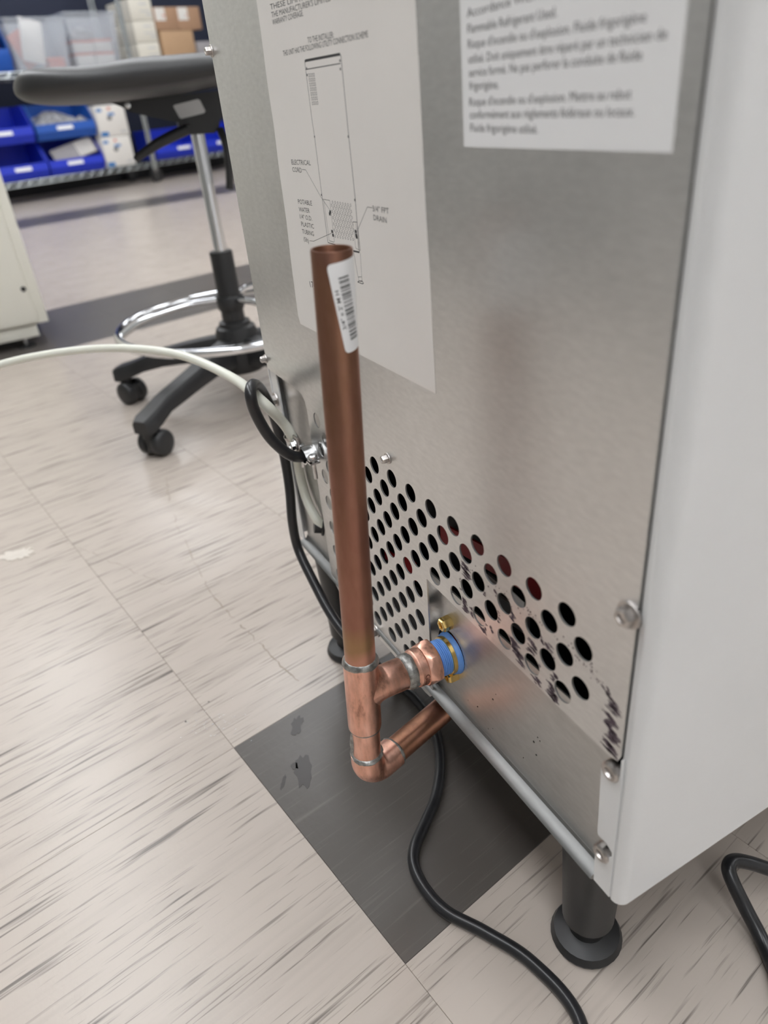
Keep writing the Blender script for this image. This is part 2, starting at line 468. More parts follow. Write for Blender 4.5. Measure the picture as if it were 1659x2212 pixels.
def project(p):
    d = Vector(p) - CAM; z = d.dot(AF)
    if z < 0.03: return None
    return PX0 + FPX * d.dot(AX) / z, PY0 + FPX * d.dot(AD) / z, z


tile_mb = MB().box(-TS / 2 + .0001, TS / 2 - .0001, -TS / 2 + .0001, TS / 2 - .0001, -0.002, 0.0)
bmv = bmesh.new(); tmp_me = bpy.data.meshes.new('tile'); tmp_me.from_pydata(tile_mb.v, [], tile_mb.f); bmv.from_mesh(tmp_me)
top = [e for e in bmv.edges if all(v.co.z > -0.0005 for v in e.verts)]
bmesh.ops.bevel(bmv, geom=top, offset=0.00035, segments=1, affect='EDGES')
bmesh.ops.recalc_face_normals(bmv, faces=bmv.faces[:]); bmv.to_mesh(tmp_me); bmv.free()
mesh_light = tmp_me; mesh_light.materials.append(M['tile'])
mesh_dark = mesh_light.copy(); mesh_dark.materials.clear(); mesh_dark.materials.append(M['tile_dark'])


def is_dark(i, j):
    return (i == 0 and j in (0, 1)) or i in (-8, -7) or i in (-19, -18)


cells = []
for i in range(-33, 10):
    for j in range(-11, 20):
        c = T0 + E1 * ((i + .5) * TS) + E2 * ((j + .5) * TS)
        if not (XW - 1.0 < c.x < XE - .2 and YS + .2 < c.y < YN - .2): continue
        q = project((c.x, c.y, 0))
        vis = 9e9
        if q and -260 < q[0] < 1950 and -100 < q[1] < 2500: vis = q[2]
        elif (Vector((c.x, c.y)) - Vector((0.2, 0))).length < 1.0: vis = 3.5
        cells.append((vis, i, j, c))
cells.sort(key=lambda t: t[0])
rest = {True: MB(), False: MB()}
for k, (vis, i, j, c) in enumerate(cells):
    dk = is_dark(i, j)
    if k < 290 and vis < 9e8:
        o = bpy.data.objects.new('tile', mesh_dark if dk else mesh_light); COL.objects.link(o)
        o.location = (c.x, c.y, 0); o.rotation_euler = (0, 0, PHI); o.parent = floor
    else:
        hs = TS / 2 - .0004
        q = [c + E1 * a * hs + E2 * b * hs for a, b in ((-1, -1), (1, -1), (1, 1), (-1, 1))]
        rest[dk].prism([(p.x, p.y, -0.002) for p in q], (0, 0, 0.002))
for dk in (False, True):
    o = rest[dk].build('tile_field', M['tile_dark'] if dk else M['tile'], floor, None); o['kind'] = 'stuff'

# walls: the navy one stands behind the racks, parallel to them
A0 = at(325, 352, 2, 0.17); A0.z = 0


def rk(u, d, z=0.0):
    """rack coordinates: u along the front to the right, d back from the front, z up"""
    return A0 + RKD * u - RKN * d + Vector((0, 0, z))


RM = Matrix((RKD, -RKN, Vector((0, 0, 1)))).transposed().to_4x4(); RM.translation = A0
wb = MB().box(-4.6, 4.2, 0.72, 0.85, -0.06, HC, mtx=RM).build('wall_back', M['navy'], None, None); struct(wb)
bb = MB().box(-4.6, 4.2, 0.70, 0.719, 0.0, 0.11, mtx=RM).build('baseboard_back', M['black'], None, None); struct(bb)  # dark baseboard, its black also painting in the shade under the bottom shelf
struct(MB().box(XE, XE + .1, YS - .1, YN + .1, -0.06, HC).build('wall_right', M['ceil'], None, None))
struct(MB().box(XW - 1.5, XE, YS - .1, YS, -0.06, HC).build('wall_front', M['wall_slate'], None, None))
struct(MB().box(XW - 1.5, XE, YN, YN + .1, -0.06, HC).build('wall_left', M['wallp'], None, None))
struct(MB().box(XW - 1.5, XE + .1, YS - .1, YN + .1, HC, HC + .1).build('ceiling', M['ceil'], None, None))

# ceiling lights (lamps of the room, above the frame)
first = None
for ly, row in ((-0.70, (-6.6, -5.3, -4.0, -2.7, -1.4, -0.1, 1.2, 2.3)), (0.75, (-6.2, -4.2, -2.6, -0.8, 1.0)), (2.2, (-6.2, -3.9, -1.6, 0.7)), (4.2, (-6.2, -3.9, -1.6, 0.7, 2.2))):
    for lx in row:
        if first is None:
            t = empty('ceiling_light', (lx, ly, HC), 'white rectangular light panel set in the ceiling', 'light', 'ceiling light panels')
            f = MB()
            for a in ((-.62, .62, -.32, -.30), (-.62, .62, .30, .32), (-.62, -.60, -.30, .30), (.60, .62, -.30, .30)):
                f.box(lx + a[0], lx + a[1], ly + a[2], ly + a[3], HC - .03, HC - .001)
            f.build('frame', M['ceil'], t, None)
            MB().box(lx - .599, lx + .599, ly - .299, ly + .299, HC - .022, HC - .012).build('diffuser', M['lamp'], t, None)
            first = t
        else:
            c = copy_tree(first); c.location = (lx, ly, HC)

# ================================================================== the machine
mach = empty('ice_machine', (0.25, 0.31, 0.0), 'boxy appliance with perforated galvanised rear panel, white side and black legs', 'appliance')
XL, XR, ZB, ZT = -0.006, 0.510, 0.155, 0.90

# perforated rear panel
def rear(a, b, d): return Vector((a, 0.0006 + d, b))


outline = [(0.0, 0.885), (0.0, 0.358), (0.080, 0.358), (0.0885, 0.3565), (0.094, 0.3515), (0.0965, 0.344), (0.0945, 0.157), (0.097, 0.152), (0.1083, 0.145),
           (0.283, 0.1432), (0.290, 0.1445), (0.2945, 0.150), (0.2985, 0.2735), (0.4885, 0.2680), (0.4945, 0.2700), (0.4962, 0.2750), (0.4962, 0.885)]
holes = []
HP, VP_, HX, HZ = 0.02765, 0.01425, 0.2283, 0.3405
for r_ in range(0, 14):
    z = HZ - r_ * VP_
    off = -HP / 2 if r_ % 2 else 0.0
    for c_ in range(-6, 12):
        x = HX + off + c_ * HP
        if x < 0.1085 or x > 0.465: continue
        if x > 0.29 and z < 0.2735 + 0.0075: continue
        if z < 0.157 and not (0.245 < x < 0.29): continue
        if r_ == 13 : continue
        if r_ >= 11 and x > 0.288: continue
        if abs(x - 0.1935) < 0.013 and abs(z - 0.150) < 0.016: continue
        holes.append(circle(x, z, 0.0072, 24))
panel_me = flat_fill([outline] + holes, 0.0012, rear)
panel = link('rear_panel', panel_me, M['galv'], mach, 30)

# plate behind the notch that carries the drain, plate behind the left cut-out, rail along the bottom
PY = 0.008
dp = flat_fill([[(0.285, 0.160), (0.487, 0.160), (0.487, 0.2715), (0.285, 0.2715)], circle(0.3156, 0.2115, 0.0185, 32)], 0.0012, lambda a, b, d: Vector((a, PY + .0006 + d, b)))
dplate = link('drain_plate', dp, M['galv2'], mach, 30)
dplate['label'] = 'smooth zinc plate around the drain outlet'
MB().box(0.0145, 0.14, 0.0080, 0.0092, 0.161, 0.40).build('inlet_plate', M['galv2'], mach, None)
rail = MB().prism([(0.012, 0.0079, 0.1605), (0.012, 0.0068, 0.1575), (0.012, -0.0005, 0.1565), (0.012, -0.0025, 0.1540), (0.012, -0.0005, 0.1520), (0.012, 0.06, 0.1520), (0.012, 0.06, 0.1605)], (0.474, 0, 0))
rail.build('base_rail', M['rail'], mach, 50)
# closed inside: dark liner, floor pan, the compressor and the red label strip that show through the holes
inner = MB()
inner.box(0.0, 0.49, 0.30, 0.304, 0.150, 0.88); inner.box(0.002, 0.006, 0.04, 0.30, 0.150, 0.88); inner.box(0.484, 0.488, 0.04, 0.30, 0.150, 0.88)
inner.box(0.006, 0.484, 0.061, 0.30, 0.153, 0.158); inner.box(0.006, 0.484, 0.012, 0.30, 0.50, 0.504)
inner.build('inner_liner', M['black'], mach, None)
comp = MB().lathe([(0.0, 0.055), (0.01, 0.068), (0.05, 0.072), (0.10, 0.070), (0.125, 0.055), (0.135, 0.03)], (0.16, 0.16, 0.159), (0, 0, 1), 28)
comp.build('compressor', M['cord'], mach, 40)


def strip(mb, pa, pb, h, th=0.002):
    pa, pb = Vector(pa), Vector(pb); up = Vector((0, 0, h))
    mb.prism([pa, pb, pb - up, pa - up], (0, th, 0))


for pa, pb, yy, hh in (((950, 1128), (1168, 1249), .05, .020), ((868, 1194), (896, 1218), .045, .02), ((830, 1186), (852, 1200), .045, .012)):
    rs = MB(); strip(rs, at(pa[0], pa[1], 1, yy), at(pb[0], pb[1], 1, yy), hh)
    rs.build('warning_strip', M['red'], mach, None)['label'] = 'red strip seen through the vent holes'
br = MB()
for (a, b) in (((1050, 1238), (1078, 1262)), ((1078, 1288), (1140, 1330))):
    strip(br, at(a[0], a[1], 1, 0.030), at(b[0], b[1], 1, 0.030), 0.018)
brk = br.build('inner_bracket', M['grease'], mach, None)
tl = MB(); pa = at(1104, 1276, 1, 0.028); pb = at(1132, 1302, 1, 0.028)
strip(tl, pa, pb, 0.012, 0.0006); tl.build('rating_tag', M['label'], brk, None)

# white side panels with a rolled rear edge
prof = [(0.4967, 0.0016)] + [(0.503 + 0.0 + 0.007 * math.sin(t), 0.0055 - 0.007 * math.cos(t)) for t in [R(a) for a in range(0, 91, 10)]] + [(0.510, 0.62), (0.5085, 0.62)]
prof += [(0.5085, 0.0058), (0.5062, 0.0021), (0.503, 0.0005), (0.4967, 0.0028)]
sp_ = MB().prism([(x, y, ZB) for x, y in prof], (0, 0, ZT - ZB)).build('side_panel', M['white_paint'], mach, 30)
fl = [(1303, 1655), (1320, 1672), (1337, 1679), (1344, 1674), (1347, 1640), (1353, 1640), (1318, 1945), (1281, 1945), (1290, 1828), (1300, 1839), (1316, 1850), (1325, 1850), (1326, 1840), (1314, 1819), (1296, 1800), (1295, 1793)]
fl = [at(x, y, 1, 0.0) for x, y in fl]
fl = [(p.x, max(p.z, ZB)) for p in fl]
fme = flat_fill([fl], 0.0014, lambda a, b, d: Vector((a, -0.0008 + d, b)))
fo = link('return_flange', fme, M['white_paint'], sp_, 30)
MB().box(XL, XL + .0015, 0.002, 0.62, ZB, ZT).build('side_panel', M['white_paint'], mach, None)
MB().box(XL + .0015, 0.0140, 0.003, 0.0045, ZB, 0.40).build('return_flange', M['white_paint'], mach, None)
MB().box(XL, XR, 0.0, 0.62, ZT, ZT + .02, 0.004).build('top_cover', M['white_paint'], mach)
MB().box(XL + .002, XR - .002, 0.61, 0.62, ZB, ZT).build('front_door', M['white_paint'], mach, None)
MB().box(0.007, 0.4835, 0.305, 0.60, 0.153, 0.158).build('bottom_pan', M['galv2'], mach, None)

# legs
lp = [(0.0, 0.026), (0.004, 0.0275), (0.010, 0.025), (0.014, 0.014), (0.030, 0.0135), (0.031, 0.0195), (0.09, 0.0215), (0.152, 0.0245)]
for (x, y) in ((0.043, 0.027), (0.452, 0.036), (0.043, 0.56), (0.452, 0.56)):
    lg = MB().lathe(lp[5:], (x, y, 0), (0, 0, 1), 28).build('leg', M['leg'], mach, 40)
    MB().lathe(lp[:5] + [(0.032, 0.0135)], (x, y, 0), (0, 0, 1), 28).build('foot', M['leg'], lg, 40)


# bolts with washers and cross slots
def bolt(name, p, r, material, parent, axis=(0, -1, 0), washer=True, hexa=True, h=0.0045, rot=0.3):
    m_ = MB(); ax = Vector(axis)
    if washer: m_.lathe([(0, r * 1.3), (r * 0.12, r * 1.35), (r * 0.3, r * 1.3), (r * 0.35, r * 0.9)], p, ax, 24)
    n = 6 if hexa else 24
    s0 = r * 0.3 if washer else 0
    ref = (math.sin(rot), 0, math.cos(rot)) if abs(ax.y) > .5 else (math.sin(rot), math.cos(rot), 0)
    m_.lathe([(s0, r), (s0 + h * 0.8, r), (s0 + h, r * 0.82), (s0 + h, r * 0.52), (s0 + h * 0.72, r * 0.42)], p, ax, n, ref=ref)
    o = m_.build(name, material, parent, 30)
    return o


for (x, y, r) in ((457, 110, .0033), (574, 775, .0033), (838, 990, .0033), (814, 1362, .0048), (1362, 1327, .0055)):
    p = at(x, y, 1, 0.0); bolt('bolt', (p.x, 0.0, p.z), r, M['steel_dull'], mach, rot=x * .37)
for (x, y, r) in ((1330, 1660, .0062), (1309, 1836, .0062)):
    p = at(x, y, 1, 0.002); bolt('bolt', (p.x, 0.002, p.z), r, M['steel_dull'], mach, hexa=False, washer=False, h=.0055)
p = at(597, 862, 1, 0.003); bolt('bolt', (p.x, 0.003, p.z), .0055, M['steel_dull'], mach, h=.006)

# ------------------------------------------------------------------ labels on the rear panel
def on_panel(off):
    return lambda a, b: Vector((a, -off, b))


def P2(x, y):
    p = at(x, y, 1, 0.0); return (p.x, p.z)


lab = flat_fill([[(0.1222, 0.72), (0.1205, 0.632), (0.1185, 0.60), (0.1190, 0.575), (0.1165, 0.545), (0.1160, 0.51), (0.1130, 0.480), (0.1110, 0.445), (0.1105, 0.434), (0.1130, 0.4272), (0.2, 0.4280),
                  (0.3266, 0.4293), (0.3268, 0.50), (0.3262, 0.53), (0.3270, 0.60), (0.3268, 0.72)]], 0.00016, lambda a, b, d: Vector((a, -0.0001 + d, b)))
ilabel = link('installation_label', lab, M['paper'], mach); ilabel['label'] = 'large off-white paper label with a line drawing'
tx = MB(); fn = on_panel(0.00022)
def TX(s_, x0, y0, x1, y1, cap, bold=0.0, mb=None, f=None):
    text_fit(mb or tx, s_, P2(x0, y0), P2(x1, y1), cap, f or fn, bold)


TX("THESE LIMITATIONS MAY", 585, 21, 741, -24, .0031)
TX("THE MANUFACTURER'S LIMITED WAR", 588, 38, 745, -7, .0031)
TX("WARRANTY COVERAGE.", 590, 54, 656, 34, .0031)
tx.build('lettering', M['ink'], ilabel, None); tx = MB()
TX("TO THE INSTALLER:", 666, 93, 722, 81, .0031)
TX("THIS UNIT HAS THE FOLLOWING UTILITY CONNECTION SCHEME", 613, 121, 796, 80, .0031)
tx.build('lettering', M['ink'], ilabel, None); tx = MB()
TX("ELECTRICAL", 631, 355, 672, 357, .0033); TX("CORD", 633, 371, 653, 373, .0033)
tx.build('lettering', M['ink'], ilabel, None); tx = MB()
for s_, a in (("POTABLE", (645, 440, 675, 444)), ("WATER", (647, 457, 670, 460)), ("1/4\" O.D.", (649, 472, 675, 477)), ("PLASTIC", (652, 488, 679, 494)), ("TUBING", (654, 504, 679, 510)), ("(5ft)", (657, 520, 668, 525))):
    TX(s_, *a, .0033)
tx.build('lettering', M['ink'], ilabel, None); tx = MB()
TX("3/4\" FPT", 806, 456, 841, 462, .0033); TX("DRAIN", 808, 475, 836, 482, .0033)
tx.build('lettering', M['ink'], ilabel, None); tx = MB()
TX("17-", 671, 620, 681, 622, .0048)
tx.build('lettering', M['ink'], ilabel, None)

ln = MB()
def line(pts, wd=0.0004, closed=False, mb=None, off=0.0002):
    mb = mb or ln
    q = [P2(*p) for p in pts]
    if closed: q.append(q[0])
    for a, b in zip(q, q[1:]):
        dx, dz = b[0] - a[0], b[1] - a[1]; l = math.hypot(dx, dz)
        if l < 1e-6: continue
        nx, nz = -dz / l * wd / 2, dx / l * wd / 2
        mb.add([(a[0] + nx, -off, a[1] + nz), (b[0] + nx, -off, b[1] + nz), (b[0] - nx, -off, b[1] - nz), (a[0] - nx, -off, a[1] - nz)], [(0, 1, 2, 3)])


line([(659, 133), (661, 131), (735, 117)], .0014)
line([(659, 133), (661, 150), (736, 137)], .0005)
line([(735, 117), (737, 120), (754, 295), (768, 430), (777, 545)], .0006)
line([(661, 150), (674, 255), (680, 295), (697, 430)], .0005)
line([(697, 430), (709, 524), (725, 528)], .0005); line([(777, 545), (764, 542)], .0011)
line([(697, 430), (713, 433), (723, 523)], .0003); line([(700, 432), (712, 520), (722, 523)], .0003)
line([(763, 479), (772, 480), (779, 540)], .0004); line([(763, 479), (769, 536), (779, 541)], .0003); line([(769, 482), (775, 537)], .0003)
line([(765, 545), (774, 598), (782, 598), (779, 545)], .0003); line([(775, 598), (776, 607), (783, 608), (782, 598)], .0003)
line([(773, 609), (783, 613), (786, 612), (783, 607), (776, 607)], .0005, True)
line([(653, 366), (661, 367), (693, 424), (714, 455)], .0003)
line([(669, 520), (678, 521), (716, 504)], .0003); line([(806, 449), (794, 447), (772, 500)], .0003)
for (x, y) in ((663, 148), (735, 131), (736, 149), (664, 162), (680, 295), (753, 295), (695, 421), (767, 432)):
    a, b = P2(x, y); q = circle(a, b, .0008, 8); ln.add([(s_, -.0002, t) for s_, t in q], [tuple(range(8))])
def ring(x, y, rr, mb=ln, wd=.00022, fill=False):
    a, b = P2(x, y); o_ = circle(a, b, rr, 12); i_ = circle(a, b, rr - wd, 12)
    mb.add([(s_, -.0002, t) for s_, t in o_ + i_], [(k, (k + 1) % 12, (k + 1) % 12 + 12, k + 12) for k in range(12)])


for r_ in range(7):
    for c_ in range(4):
        ring(668 + c_ * 3.6 + r_ * 1.3, 162.5 - c_ * .3 + r_ * 10.1, .00105, wd=.0003)
for r_ in range(12):
    for c_ in range(8):
        x = 719 + c_ * 5.55 + r_ * .75 - (2.7 if r_ % 2 else 0); y = 436.5 + c_ * .95 + r_ * 6.7
        if x > 764 and r_ > 6: continue
        ring(x, y, .00092, wd=.00028)
for (x, y) in ((714, 458), (713, 462), (718, 500), (720, 508), (769, 500), (770, 508), (771, 512)):
    a, b = P2(x, y); ln.add([(a - .0014, -.0002, b - .001), (a + .0014, -.0002, b - .001), (a + .0014, -.0002, b + .001), (a - .0014, -.0002, b + .001)], [(0, 1, 2, 3)])
ln.build('drawing', M['ink'], ilabel, None)

l2 = flat_fill([[(0.3638, 0.72), (0.3642, 0.5640), (0.4880, 0.5640), (0.4876, 0.72)]], 0.00016, lambda a, b, d: Vector((a, -0.0001 + d, b)))
wl = link('warning_label', l2, M['label'], mach); wl['label'] = 'white warning label with French text'
tx2 = MB()
for s_, a in (("Risk Of Fire Or Explosion. Dispose", (1008, -24, 1440, -130)), ("Accordance With Federal Or Local", (1010, 38, 1345, -52)), ("Flammable Refrigerant Used.", (1011, 72, 1203, 36)),
              ("Risque d'incendie ou d'explosion. Fluide frigorigène", (1012, 105, 1396, 47)), ("utilisé. Doit uniquement être réparé par un technicien de", (1013, 137, 1441, 84)),
              ("service formé. Ne pas perforer la conduite de fluide", (1014, 166, 1387, 129)), ("frigorigène.", (1015, 194, 1078, 191)),
              ("Risque d'incendie ou d'explosion. Mettre au rebut", (1015, 229, 1364, 213)), ("conformément aux règlements fédéraux ou locaux.", (1016, 256, 1371, 251)), ("Fluide frigorigène utilisé.", (1017, 284, 1162, 288))):
    text_fit(tx2, s_, P2(a[0], a[1]), P2(a[2], a[3]), .0034, fn, 0.0)
tx2.build('lettering', M['ink'], wl, None)

# smeared marking ink on the sheet: stacks of short strokes
ink = MB(); rn = random.Random(3)
hole_c = [(sum(q[0] for q in h) / 24, sum(q[1] for q in h) / 24) for h in holes if h]
clus = [(1006, 1232, 9, 9), (1000, 1265, 8, 8), (1003, 1305, 8, 9), (1042, 1272, 6, 5), (1072, 1282, 4, 4), (1022, 1323, 5, 6), (1074, 1328, 7, 8), (1105, 1322, 6, 9), (1045, 1352, 8, 8), (1062, 1358, 3, 4), (1112, 1395, 11, 8), (1122, 1420, 8, 7),
        (1150, 1398, 8, 9), (1186, 1402, 7, 7), (1170, 1380, 5, 4), (1158, 1430, 6, 5), (1160, 1468, 7, 6), (1196, 1462, 5, 6), (1190, 1490, 8, 9), (1200, 1508, 6, 5),
        (1308, 1488, 3, 4), (1318, 1500, 3, 3), (1322, 1522, 9, 7), (1318, 1560, 9, 9), (1324, 1592, 10, 6), (1320, 1616, 11, 6)]
for (x, y, wmm, n) in clus:
    cx, cz = P2(x, y)
    for k in range(n):
        zc = cz + (k - n / 2) * .00125 + rn.uniform(-.0004, .0004); ln_ = wmm * .00105 * rn.uniform(.55, 1.15); xc = cx + rn.uniform(-.0022, .0022)
        top_, bot = [], []
        for s_ in range(7):
            xx = xc - ln_ / 2 + ln_ * s_ / 6; ee = .00125 * (1 - abs(s_ - 3) / 4.2)
            sl = (s_ - 3) * -.00022
            top_.append((xx, -.0001, zc + sl + ee * rn.uniform(.35, 1.1))); bot.append((xx, -.0001, zc + sl - ee * rn.uniform(.35, 1.1)))
        pts_ = top_ + bot[::-1]
        def free(q):
            if q[0] > .4955 or (q[0] > .2990 and q[2] < .2741 - (q[0] - .2985) * .03): return False
            return all((q[0] - hx) ** 2 + (q[2] - hz) ** 2 > .00722 ** 2 for hx, hz in hole_c)
        for i in range(6):
            quad = [pts_[i], pts_[i + 1], pts_[12 - i], pts_[13 - i]]
            if all(free(q) for q in quad): ink.add(quad, [(0, 1, 2, 3)])
for k in range(90):
    t = rn.random(); cx, cz = P2(1000 + 310 * t + rn.uniform(-12, 12), 1222 + 262 * t * (.75 + .25 * t) + rn.uniform(-10, 10))
    if cz < .276 or cx > .494 or any((cx - sum(q[0] for q in h) / 24) ** 2 + (cz - sum(q[1] for q in h) / 24) ** 2 < .0078 ** 2 for h in holes): continue
    s_ = rn.uniform(.0003, .0008); q = circle(cx, cz, s_, 6, rn.random()); ink.add([(a, -.0001, b) for a, b in q], [tuple(range(6))])
ink.build('ink_marks', M['ink_purple'], panel, None)['label'] = 'smeared purple-brown marking ink'

# ================================================================== copper drain pipe
U = Vector((.024, .046, 1)).normalized(); TEE = Vector((0.3156, -0.0700, 0.2126))
BD = Vector((0, 1, -.030)); BD = (BD - U * BD.dot(U)).normalized()
pipe = empty('copper_drain_pipe', TEE - U * .105, 'soldered copper drain pipe with tall open riser, tee and elbow below', 'pipe')
PR, FR = 0.0111, 0.0128
TOP = .3105
rp = MB().lathe([(0.012, PR), (TOP - .0008, PR), (TOP, PR - .0004), (TOP, PR - .0011), (TOP - .0008, PR - .0014), (0.05, PR - .0014)], TEE, U, 48, cap=False)
riser = rp.build('riser_pipe', M['copper_tube'], pipe, 50)
# sticker wound round the riser
SREF = (CAM - (TEE + U * .28)); SREF = (SREF - U * SREF.dot(U)).normalized(); SSD = U.cross(SREF)   # towards the viewer's right
if SSD.dot(AX) < 0: SSD = -SSD
def on_pipe(p_, q_, off, th0=R(-17), h0=.3045, al=R(8.6)):
    """p_ across the sticker, q_ down its length"""
    a = (p_ * math.cos(al) + q_ * math.sin(al)) / PR + th0; h = h0 - q_ * math.cos(al) + p_ * math.sin(al)
    return TEE + U * h + (SREF * math.cos(a) + SSD * math.sin(a)) * (PR + off)


SW, SL = .022, .0475
st = MB(); NP, NQ = 14, 28; idx = {}
for i in range(NP + 1):
    for j in range(NQ + 1):
        pp, qq = SW * i / NP, SL * j / NQ; rc = .0025
        cx_ = min(max(pp, rc), SW - rc); cy_ = min(max(qq, rc), SL - rc)
        dx, dy = pp - cx_, qq - cy_; dl = math.hypot(dx, dy)
        if dl > rc: pp, qq = cx_ + dx / dl * rc, cy_ + dy / dl * rc
        idx[i, j] = len(st.v); st.v.append(tuple(on_pipe(pp, qq, .00015)))
for i in range(NP):
    for j in range(NQ): st.f.append((idx[i, j], idx[i + 1, j], idx[i + 1, j + 1], idx[i, j + 1]))
stk = st.build('price_sticker', M['label'], pipe, 60)
bc = MB(); rn = random.Random(11); q_ = .0075
while q_ < .0415:
    wd = rn.choice((.0003, .0003, .0005, .0008)); n_ = 5
    p0 = .0046
    pts_ = [on_pipe(p0 + (.0105 - p0) * k / n_, q_, .00022) for k in range(n_ + 1)] + [on_pipe(p0 + (.0105 - p0) * k / n_, q_ + wd, .00022) for k in range(n_ + 1)]
    bc.add(pts_, [(k, k + 1, k + n_ + 2, k + n_ + 1) for k in range(n_)])
    q_ += wd + rn.choice((.0003, .0004, .0007, .0010))
v_, f_ = text_data('3/4" x 2\' M H', .004); xs = [a for a, b in v_]; mx_ = max(xs)
bc.add([on_pipe(.0012 + (1 - (b / .73)) * .0022, .0345 - a / mx_ * .021, .00022) for a, b in v_], f_)
bc.build('barcode', M['ink'], stk, None)

# tee
tee = MB().lathe([(.029, FR - .0012), (.0292, FR + .0003), (.027, FR), (-.0345, FR), (-.0362, FR - .0002), (-.0364, FR - .0014)], TEE, U, 48)
tee.lathe([(.0178, FR - .0003), (.0335, FR - .0003), (.0345, FR - .0014)], TEE, BD, 40)
# fillet drawn out of the run into the branch
n = 40; sdB = BD.cross(U); FB = FR - .0003; rings = []
for s_ in (0.0, 0.2, 0.4, 0.6, 0.8, 1.0):
    rg = []
    for j in range(n):
        an = 2 * math.pi * j / n; cu_, su_ = math.cos(an), math.sin(an)
        side0 = su_ * FR * .975
        p0 = (cu_ * FR * 1.45, side0, math.sqrt(FR ** 2 - side0 ** 2) * .985)
        side1 = su_ * FB
        p1 = (cu_ * FB * 1.02, side1, math.sqrt(max(0, FR ** 2 - (side1 * .98) ** 2)) + .0006)
        p2 = (cu_ * FB, side1, FR * 1.42)
        q_ = [p0[i] * (1 - s_) ** 2 + 2 * p1[i] * s_ * (1 - s_) + p2[i] * s_ ** 2 for i in range(3)]
        rg.append(TEE + U * q_[0] + sdB * q_[1] + BD * q_[2])
    rings.append(rg)
for rg in rings: tee.v += [tuple(p) for p in rg]
b0 = len(tee.v) - n * 6
for i in range(5):
    for j in range(n): tee.f.append((b0 + i * n + j, b0 + i * n + (j + 1) % n, b0 + (i + 1) * n + (j + 1) % n, b0 + (i + 1) * n + j))
teeo = tee.build('tee_fitting', M['copper_fit'], pipe, 50)
MB().lathe([(.0275, FR * 1.0), (.0288, FR * 1.05), (.0305, FR * 1.0), (.0318, FR * .93), (.0326, PR * 1.0)], TEE, U, 40, wob=.03, seed=2).build('solder_joint', M['solder'], pipe, 60)
MB().lathe([(-.0358, FR * .985), (-.0368, FR * .99), (-.0378, PR * 1.03), (-.0384, PR * 1.0)], TEE, U, 40, wob=.02, seed=4).build('solder_joint', M['solder'], pipe, 60)
# short tube and elbow
MB().lathe([(-.066, PR), (-.034, PR)], TEE, U, 40).build('short_tube', M['copper_fit'], pipe, 50)
EC = TEE - U * .0915
HA = R(15); HD = Vector((-math.sin(HA), math.cos(HA), 0.02)).normalized()
el = []
BR = .0165
c0 = EC + U * BR + HD * BR
for k in range(13):
    a = R(90) * k / 12
    el.append(c0 - HD * BR * math.cos(a) - U * BR * math.sin(a))
elp = [TEE - U * .0665, TEE - U * .0668] + el + [EC + HD * .0285, EC + HD * .0290]
rr = [FR - .0012, FR] + [FR * 1.0] * 13 + [FR, FR - .0012]
MB().tube(elp, rr, 40).build('elbow_fitting', M['copper_fit'], pipe, 50)
MB().lathe([(-.0645, PR), (-.0655, FR * .94), (-.0668, FR * 1.03), (-.0682, FR * .99)], TEE, U, 40, wob=.03, seed=5).build('solder_joint', M['solder'], pipe, 60)
MB().lathe([(.0275, FR * .99), (.0290, FR * 1.01), (.0303, FR * .95), (.0312, PR)], EC, HD, 40, wob=.03, seed=7).build('solder_joint', M['solder'], pipe, 60)
MB().lathe([(.026, PR), (.26, PR), (.26, PR - .0014), (.2, PR - .0014)], EC, HD, 40, cap=False).build('tail_pipe', M['copper_tail'], pipe, 50)
# solder drip on the short tube
MB().lathe([(-.0635, .0010), (-.059, .0019), (-.052, .0026), (-.046, .0022), (-.040, .0012)], TEE + (-SSD * .0100 + SREF * .0032), U, 14, wob=.1, seed=8).build('solder_drip', M['solder'], pipe, 60)
# female adapter: cup, solder bulge, hex
MB().lathe([(.0330, FR - .001), (.0345, FR * 1.03), (.0370, FR * 1.10), (.0395, FR * 1.11), (.0420, FR * 1.06), (.0432, FR * .96)], TEE, BD, 40, wob=.035, seed=9).build('solder_joint', M['solder'], pipe, 60)
hx = MB().lathe([(.0405, FR * .96), (.0415, FR * 1.06), (.0440, FR * 1.16), (.0520, FR * 1.17), (.0525, FR * 1.1)], TEE, BD, 40)
refh = U * math.cos(R(8)) + BD.cross(U) * math.sin(R(8))
HR = .0186
bmh = bmesh.new()
def hexring(t, r, n=48):
    """hexagon cut by a cone, for the chamfered corners"""
    out = []
    sd_ = BD.cross(refh)
    for j in range(n):
        an = 2 * math.pi * j / n; am = (an % R(60)) - R(30)
        hr = HR * math.cos(R(30)) / math.cos(am)
        q = min(hr, r); out.append(TEE + BD * t + (refh * math.cos(an + R(30)) + sd_ * math.sin(an + R(30))) * q)
    return out
b0 = len(hx.v); hs_ = [(.0495, .0145), (.0502, .0158), (.0525, .0172), (.0545, .0190), (.0590, .0190), (.0602, .0180), (.0608, .0165), (.0608, .0132)]
for t, r in hs_: hx.v += [tuple(p) for p in hexring(t, r)]
for i in range(len(hs_) - 1):
    for j in range(48): hx.f.append((b0 + i * 48 + j, b0 + i * 48 + (j + 1) % 48, b0 + (i + 1) * 48 + (j + 1) % 48, b0 + (i + 1) * 48 + j))
hx.f.append(tuple(b0 + j for j in range(48))); hx.f.append(tuple(b0 + 7 * 48 + j for j in range(48)))
hxo = hx.build('hex_adapter', M['copper_fit'], pipe, 25)
